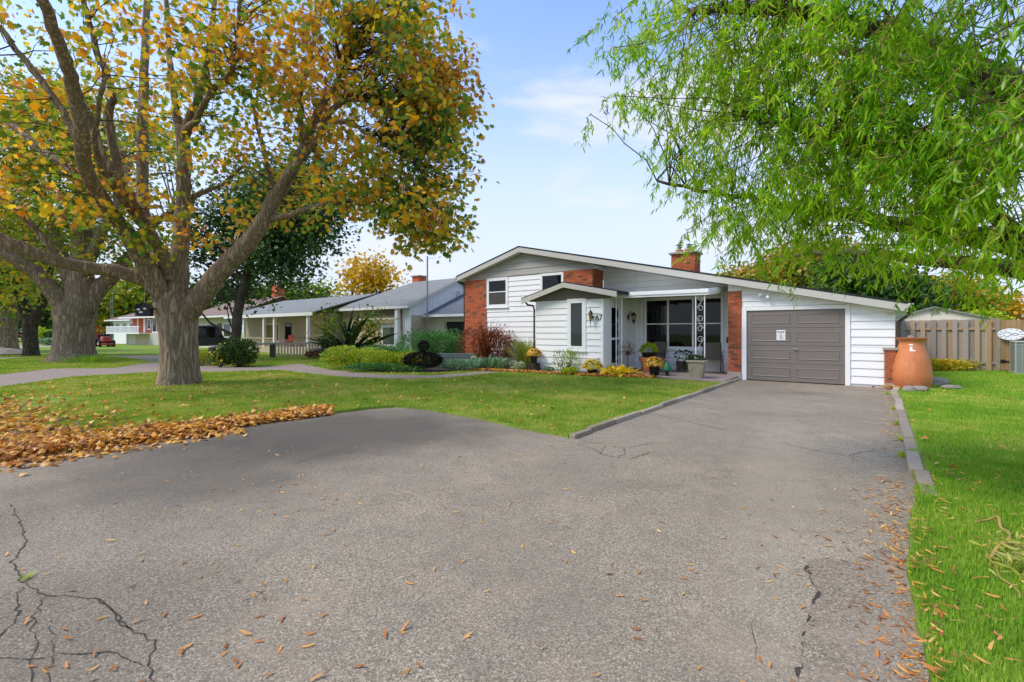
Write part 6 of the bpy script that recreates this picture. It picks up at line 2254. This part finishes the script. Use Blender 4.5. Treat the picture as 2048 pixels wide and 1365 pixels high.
shrub('green_bush', 'dark green leafy plant behind the orange barrel', W(4.4, 7.8, LAWN_Z), (.8, .35, .75), 1000, .08, 'shrub', t_oval(.3), 8)

# cut willow branch lying on the right-hand lawn
cbq = G(2010, 1105, LAWN_Z)
cb = empty('cut_branch', cbq, 0, 'pale twisted willow branch with limp leaves lying on the right-hand lawn', 'branch')


def gp(px, py, h=LAWN_Z + .03):
    q = G(px, py, h)
    return q - cbq


MB().tube([tuple(q[:3]) for q in smooth_path([(*gp(1952, 1044), 0), (*gp(1976, 1040), 0), (*gp(1996, 1034, .12), 0), (*gp(2002, 1056), 0), (*gp(2018, 1066), 0), (*gp(2018, 1080), 0), (*gp(2024, 1088), 0), (*gp(2004, 1088, .12), 0), (*gp(1988, 1105), 0), (*gp(1985, 1116), 0)], 4)], [.005 + .006 * min(1, k / 12) for k in range(37)], 6).build('stem', M['twig_gold'], cb, smooth=True)
MB().tube([tuple(q[:3]) for q in smooth_path([(*gp(1972, 1108), 0), (*gp(1980, 1120), 0), (*gp(1992, 1133), 0), (*gp(2000, 1155), 0), (*gp(2022, 1170), 0), (*gp(2038, 1185), 0), (*gp(2040, 1196), 0)], 4)], .005, 5).build('stem', M['twig_gold'], cb, smooth=True)
MB().tube([tuple(q[:3]) for q in smooth_path([(*gp(2024, 1088), 0), (*gp(2050, 1095), 0), (*gp(2100, 1085), 0), (*gp(2170, 1100), 0)], 4)], .008, 5).build('stem', M['twig_gold'], cb, smooth=True)
c_ = np.array([gp(x, y, LAWN_Z + .06) for x, y in ((2030, 1095), (2020, 1125), (2045, 1135), (2060, 1120), (2075, 1100), (2090, 1140), (2110, 1120), (2040, 1080))])
p_ = np.repeat(c_, 30, axis=0) + RNG.normal(0, 1, (240, 3)) * np.array([.07, .07, .025])
p_[:, 2] = np.maximum(p_[:, 2], .0)
dd = rand_dirs(240); dd[:, 2] *= .4
scatter('foliage', t_strip(4, .1, .35, .3, .8), p_, frames(dd, .6), RNG.uniform(.05, .09, 240), M['willow_pale'], cb)

# ------------------------------------------------------------------ grass
def lawn_points(n, xr, yr, ok):
    x = RNG.uniform(*xr, n)
    y = RNG.uniform(*yr, n)
    m = ok(x, y)
    return x[m], y[m]


BEDP = BED
PORCH = st_xy([(-3.9, -1.9), (0.1, -1.8), (.1, 1), (-3.9, 1)])
HOUSEP = st_xy([(-11.7, 0), (3.7, 0), (3.7, 9), (-11.7, 9)])
ENTRYP = st_xy([(-6.6, -1.9), (-3.8, -1.9), (-3.8, 1), (-6.6, 1)])


def ok_common(x, y):
    m = ~in_poly(x, y, PAD)
    for p in (LANE, APRON, PAVE, PAVE2, BEDP, PORCH, HOUSEP, ENTRYP):
        m &= ~in_poly(x, y, p)
    px = 1024 + F * x / np.maximum(y, .1)
    m &= (px > -60) & (px < 2110)
    return m


def ok_right(x, y):
    s, t = ST(x, y)
    return ok_common(x, y) & (s > np.where(t > -10.2, 3.7, 3.35))


def ok_left(x, y):
    s, t = ST(x, y)
    return ok_common(x, y) & (s < .1)


def grass(xs, ys, L, w_, lean=.45):
    n = len(xs)
    a = RNG.uniform(0, 6.28, n)
    el = R(90) - np.abs(RNG.normal(0, lean, n))
    d_ = np.stack([np.cos(a) * np.cos(el), np.sin(a) * np.cos(el), np.sin(el)], 1)
    x = np.stack([-np.sin(a), np.cos(a), np.zeros(n)], 1)
    x = x * np.cos(.0) + RNG.normal(0, .4, (n, 3))
    x -= d_ * np.sum(x * d_, 1, keepdims=True)
    x /= np.linalg.norm(x, axis=1, keepdims=True)
    zax = np.cross(x, d_)
    pos_ = np.stack([xs, ys, np.full(n, LAWN_Z - .004)], 1)
    return t_blade(w_), pos_, np.stack([x, d_, zax], 2), RNG.uniform(.6, 1.25, n) * L


for (n, xr, yr, okf, L, w_) in [
    (150000, (1.5, 6), (1.6, 5.2), ok_right, .043, .06),
    (130000, (3, 12), (5.0, 10), ok_right, .045, .09),
    (130000, (6, 20), (9.5, 18.5), ok_right, .055, .13),
    (230000, (-9, 4), (4.8, 11.5), ok_left, .05, .10),
    (230000, (-20, 7.5), (10.5, 18), ok_left, .05, .15),
    (150000, (-32, 0), (17, 30), ok_left, .06, .22),
]:
    xs, ys = lawn_points(n, xr, yr, okf)
    tpl, p_, Rm, s_ = grass(xs, ys, L, w_)
    o = scatter('grass', tpl, p_, Rm, s_, M['grass' if okf is ok_right else 'grass_dry'])
    tag(o, 'short green lawn grass', kind='stuff')

# ------------------------------------------------------------------ fallen leaves
tv, tf = t_maple()
tv = np.array(tv)
tv[:, 2] += .45 * (tv[:, 0] ** 2) + .12 * np.sin(tv[:, 1] * 4)
CURL = (tv, tf)
tvw, tfw = t_strip(4, .11, .25, -.12, .5)
WLEAF = (tvw, tfw)


def lie(xs, ys, z, size, tpl, mat, tilt=.35, name='leaf_litter'):
    n = len(xs)
    a = RNG.uniform(0, 6.28, n)
    d_ = np.stack([np.cos(a), np.sin(a), RNG.normal(0, tilt * .6, n)], 1)
    p_ = np.stack([xs, ys, z if not np.isscalar(z) else np.full(n, z)], 1)
    return p_, frames(d_, tilt), size


def band(n, s_fn, t_range):
    t = RNG.uniform(*t_range, n)
    s = s_fn(t, n)
    p = np.stack([AX + s * _u[0] + t * _v[0], AY + s * _u[1] + t * _v[1]], 1)
    return p[:, 0], p[:, 1]


lx, ly, lz, ls = [], [], [], []


def addl(x, y, z, s):
    lx.append(x); ly.append(y); lz.append(np.broadcast_to(z, x.shape)); ls.append(s)


# thick drift along the left edge of the pad
x, y = band(2700, lambda t, n: -4.62 - np.abs(RNG.normal(0, .30, n)) * (1 + .5 * np.clip((-12.8 - t), 0, 2)), (-15.4, -11.0))
addl(x, y, LAWN_Z + RNG.uniform(.005, .05, len(x)), RNG.uniform(.05, .1, len(x)))
s_ = -4.7 - np.abs(RNG.normal(0, 3.6, 1500))
t_ = -15.2 + np.abs(RNG.normal(0, .55, 1500)) * RNG.choice([1, 1, 1.6], 1500)
x, y = AX + s_ * _u[0] + t_ * _v[0], AY + s_ * _u[1] + t_ * _v[1]
addl(x, y, LAWN_Z + RNG.uniform(.01, .06, len(x)), RNG.uniform(.05, .1, len(x)))
x, y = band(420, lambda t, n: -4.5 + np.abs(RNG.normal(0, .25, n)), (-15.6, -12.8))
addl(x, y, RNG.uniform(.004, .02, len(x)), RNG.uniform(.05, .09, len(x)))
x, y = band(1900, lambda t, n: np.interp(t, [-15.2, -13.5, -12.4, -11.2, -10.5], [-4.7, -4.58, -4.66, -4.5, -4.45]) + RNG.normal(.0, .06, n), (-15.3, -11.2))
addl(x, y, RNG.uniform(.01, .075, len(x)), RNG.uniform(.045, .085, len(x)))
s_ = RNG.uniform(-14, -4.7, 1500)
t_ = -15.47 + RNG.normal(.02, .07, 1500)
addl(AX + s_ * _u[0] + t_ * _v[0], AY + s_ * _u[1] + t_ * _v[1], RNG.uniform(.01, .07, 1500), RNG.uniform(.045, .085, 1500))
# scattered over both lawns
xs, ys = lawn_points(5200, (-20, 7), (6, 19), ok_left)
dn = RNG.uniform(0, 1, len(xs)) < np.clip(1.25 - np.hypot(xs + 7, ys - 10) / 9, .12, 1)
addl(xs[dn], ys[dn], LAWN_Z + RNG.uniform(.02, .05, dn.sum()), RNG.uniform(.04, .085, dn.sum()))
xs, ys = lawn_points(420, (2, 18), (4, 17), ok_right)
addl(xs, ys, LAWN_Z + RNG.uniform(.02, .05, len(xs)), RNG.uniform(.04, .09, len(xs)))
# along the front of the bed
s = RNG.uniform(-8.6, -2.2, 2200)
t = np.interp(s, [-8.6, -8.2, -6.8, -5.2, -3.6, -2.2], [-3.2, -2.7, -2.5, -2.4, -2.25, -1.8]) + RNG.normal(0, .12, len(s)) + .12
addl(AX + s * _u[0] + t * _v[0], AY + s * _u[1] + t * _v[1], LAWN_Z + RNG.uniform(.02, .08, len(s)), RNG.uniform(.05, .1, len(s)))
# garage corner and kerb
s, t = RNG.normal(3.62, .12, 150), RNG.normal(-.35, .2, 150)
addl(AX + s * _u[0] + t * _v[0], AY + s * _u[1] + t * _v[1], RNG.uniform(.01, .1, 150), RNG.uniform(.04, .08, 150))
lx, ly, lz, ls = [np.concatenate(q) for q in (lx, ly, lz, ls)]
p_, Rm, s_ = lie(lx, ly, lz, ls, CURL, None, .5)
score = np.where(in_view(p_, 0), s_ / p_[:, 1], 0)
order = np.argsort(-score)
ind1, rest = order[:130], order[130:]
o = scatter('leaf_litter', CURL, p_[rest], Rm[rest], s_[rest], M['litter'])
tag(o, 'drift of fallen brown and orange maple leaves', kind='stuff')
big_p, big_R, big_s = p_[ind1], Rm[ind1], s_[ind1]

# narrow willow leaves along the right side of the driveway
wx, wy, wz, ws = [], [], [], []
x, y = band(1050, lambda t, n: 3.46 - np.abs(RNG.normal(0, .13, n)) * RNG.choice([1, 1, 1, 3.2], n) + RNG.normal(.04, .05, n), (-16.5, -10))
wx.append(x); wy.append(y); ws.append(RNG.uniform(.025, .068, len(x)))
x, y = band(260, lambda t, n: 3.5 - np.abs(RNG.normal(0, .1, n)), (-10, -1))
wx.append(x); wy.append(y); ws.append(RNG.uniform(.03, .06, len(x)))
xs, ys = RNG.uniform(-4.5, 2.2, 260), RNG.uniform(1.9, 6.5, 260)
wx.append(xs); wy.append(ys); ws.append(RNG.uniform(.03, .06, len(xs)))
xs, ys = RNG.normal(-1.9, .7, 60), RNG.normal(2.3, .35, 60)
wx.append(xs); wy.append(ys); ws.append(RNG.uniform(.04, .07, len(xs)))
xs, ys = RNG.normal(-1.6, 1.0, 70), RNG.normal(4.35, .25, 70)
wx.append(xs); wy.append(ys); ws.append(RNG.uniform(.03, .06, len(xs)))
xs, ys = lawn_points(1500, (1.5, 5), (1.7, 5.5), ok_right)
sel = RNG.uniform(0, 1, len(xs)) < np.exp(-(ST(xs, ys)[0] - 3.4) / .8)
wx.append(xs[sel]); wy.append(ys[sel]); ws.append(RNG.uniform(.04, .07, sel.sum()))
wx, wy, ws = [np.concatenate(q) for q in (wx, wy, ws)]
inside = in_poly(wx, wy, PAD)
wzz = np.where(inside, .008, LAWN_Z + .035)
p_, Rm, s_ = lie(wx, wy, wzz, ws, WLEAF, None, .18)
score = np.where(in_view(p_, 0), s_ / p_[:, 1], 0)
order = np.argsort(-score)
ind2, rest = order[:165], order[165:]
o = scatter('leaf_litter', WLEAF, p_[rest], Rm[rest], s_[rest], M['litter'])
tag(o, 'scattered narrow fallen willow leaves', kind='stuff')
m1 = scatter_mesh('fallen_leaf', CURL, np.zeros((1, 3)), np.eye(3)[None], np.ones(1), M['litter_obj'])
m2 = scatter_mesh('fallen_leaf', WLEAF, np.zeros((1, 3)), np.eye(3)[None], np.ones(1), M['litter_obj'])
for me_, PP, RRm, SS, lab, grp in ((m1, big_p, big_R, big_s, 'curled brown maple leaf fallen near the pad edge', 'fallen maple leaves'), (m2, p_[ind2], Rm[ind2], s_[ind2], 'narrow orange-brown willow leaf fallen by the driveway', 'fallen willow leaves')):
    for a, b, c in zip(PP, RRm, SS):
        o = link('fallen_leaf', me_)
        o.matrix_world = Matrix.Translation(Vector(a)) @ Matrix(b.tolist()).to_4x4() @ Matrix.Scale(c, 4)
        tag(o, lab, 'leaf', grp)

# weeds along the right kerb
for k_, (px, py) in enumerate([(1806, 915), (1801, 882), (1795, 850), (1790, 820), (1776, 790)]):
    q = G(px, py, 0)
    tuft('weed', ['weed tuft nearest the viewer at the foot of the right-hand kerb', 'second nearest weed tuft along the right-hand kerb', 'weed tuft halfway along the right-hand kerb', 'weed tuft by the upper end of the right-hand kerb', 'weed tuft at the garage corner below the brick stub'][k_], q, 26, .1, 'lime', .09, .9, 'weed', .05, .3, 'weeds at the kerb')

for px in (222, 226):
    q = P(px, 690, 62)
    mo = MB().tube([(0, 0, 0), (0, 0, 7.0 if px == 226 else 6.0)], .05, 6).build('radio_mast', M['steel'])
    mo.location = (q.x, q.y, LAWN_Z)
    tag(mo, 'taller thin steel mast behind the balcony house' if px == 226 else 'shorter thin steel mast behind the balcony house', 'mast', 'thin masts behind the balcony house')

tuft('weed', 'tiny green weed sprouting from the crack at the left of the pad', G(52, 1158), 22, .05, 'lime', .1, .9, 'weed', .025, .3)
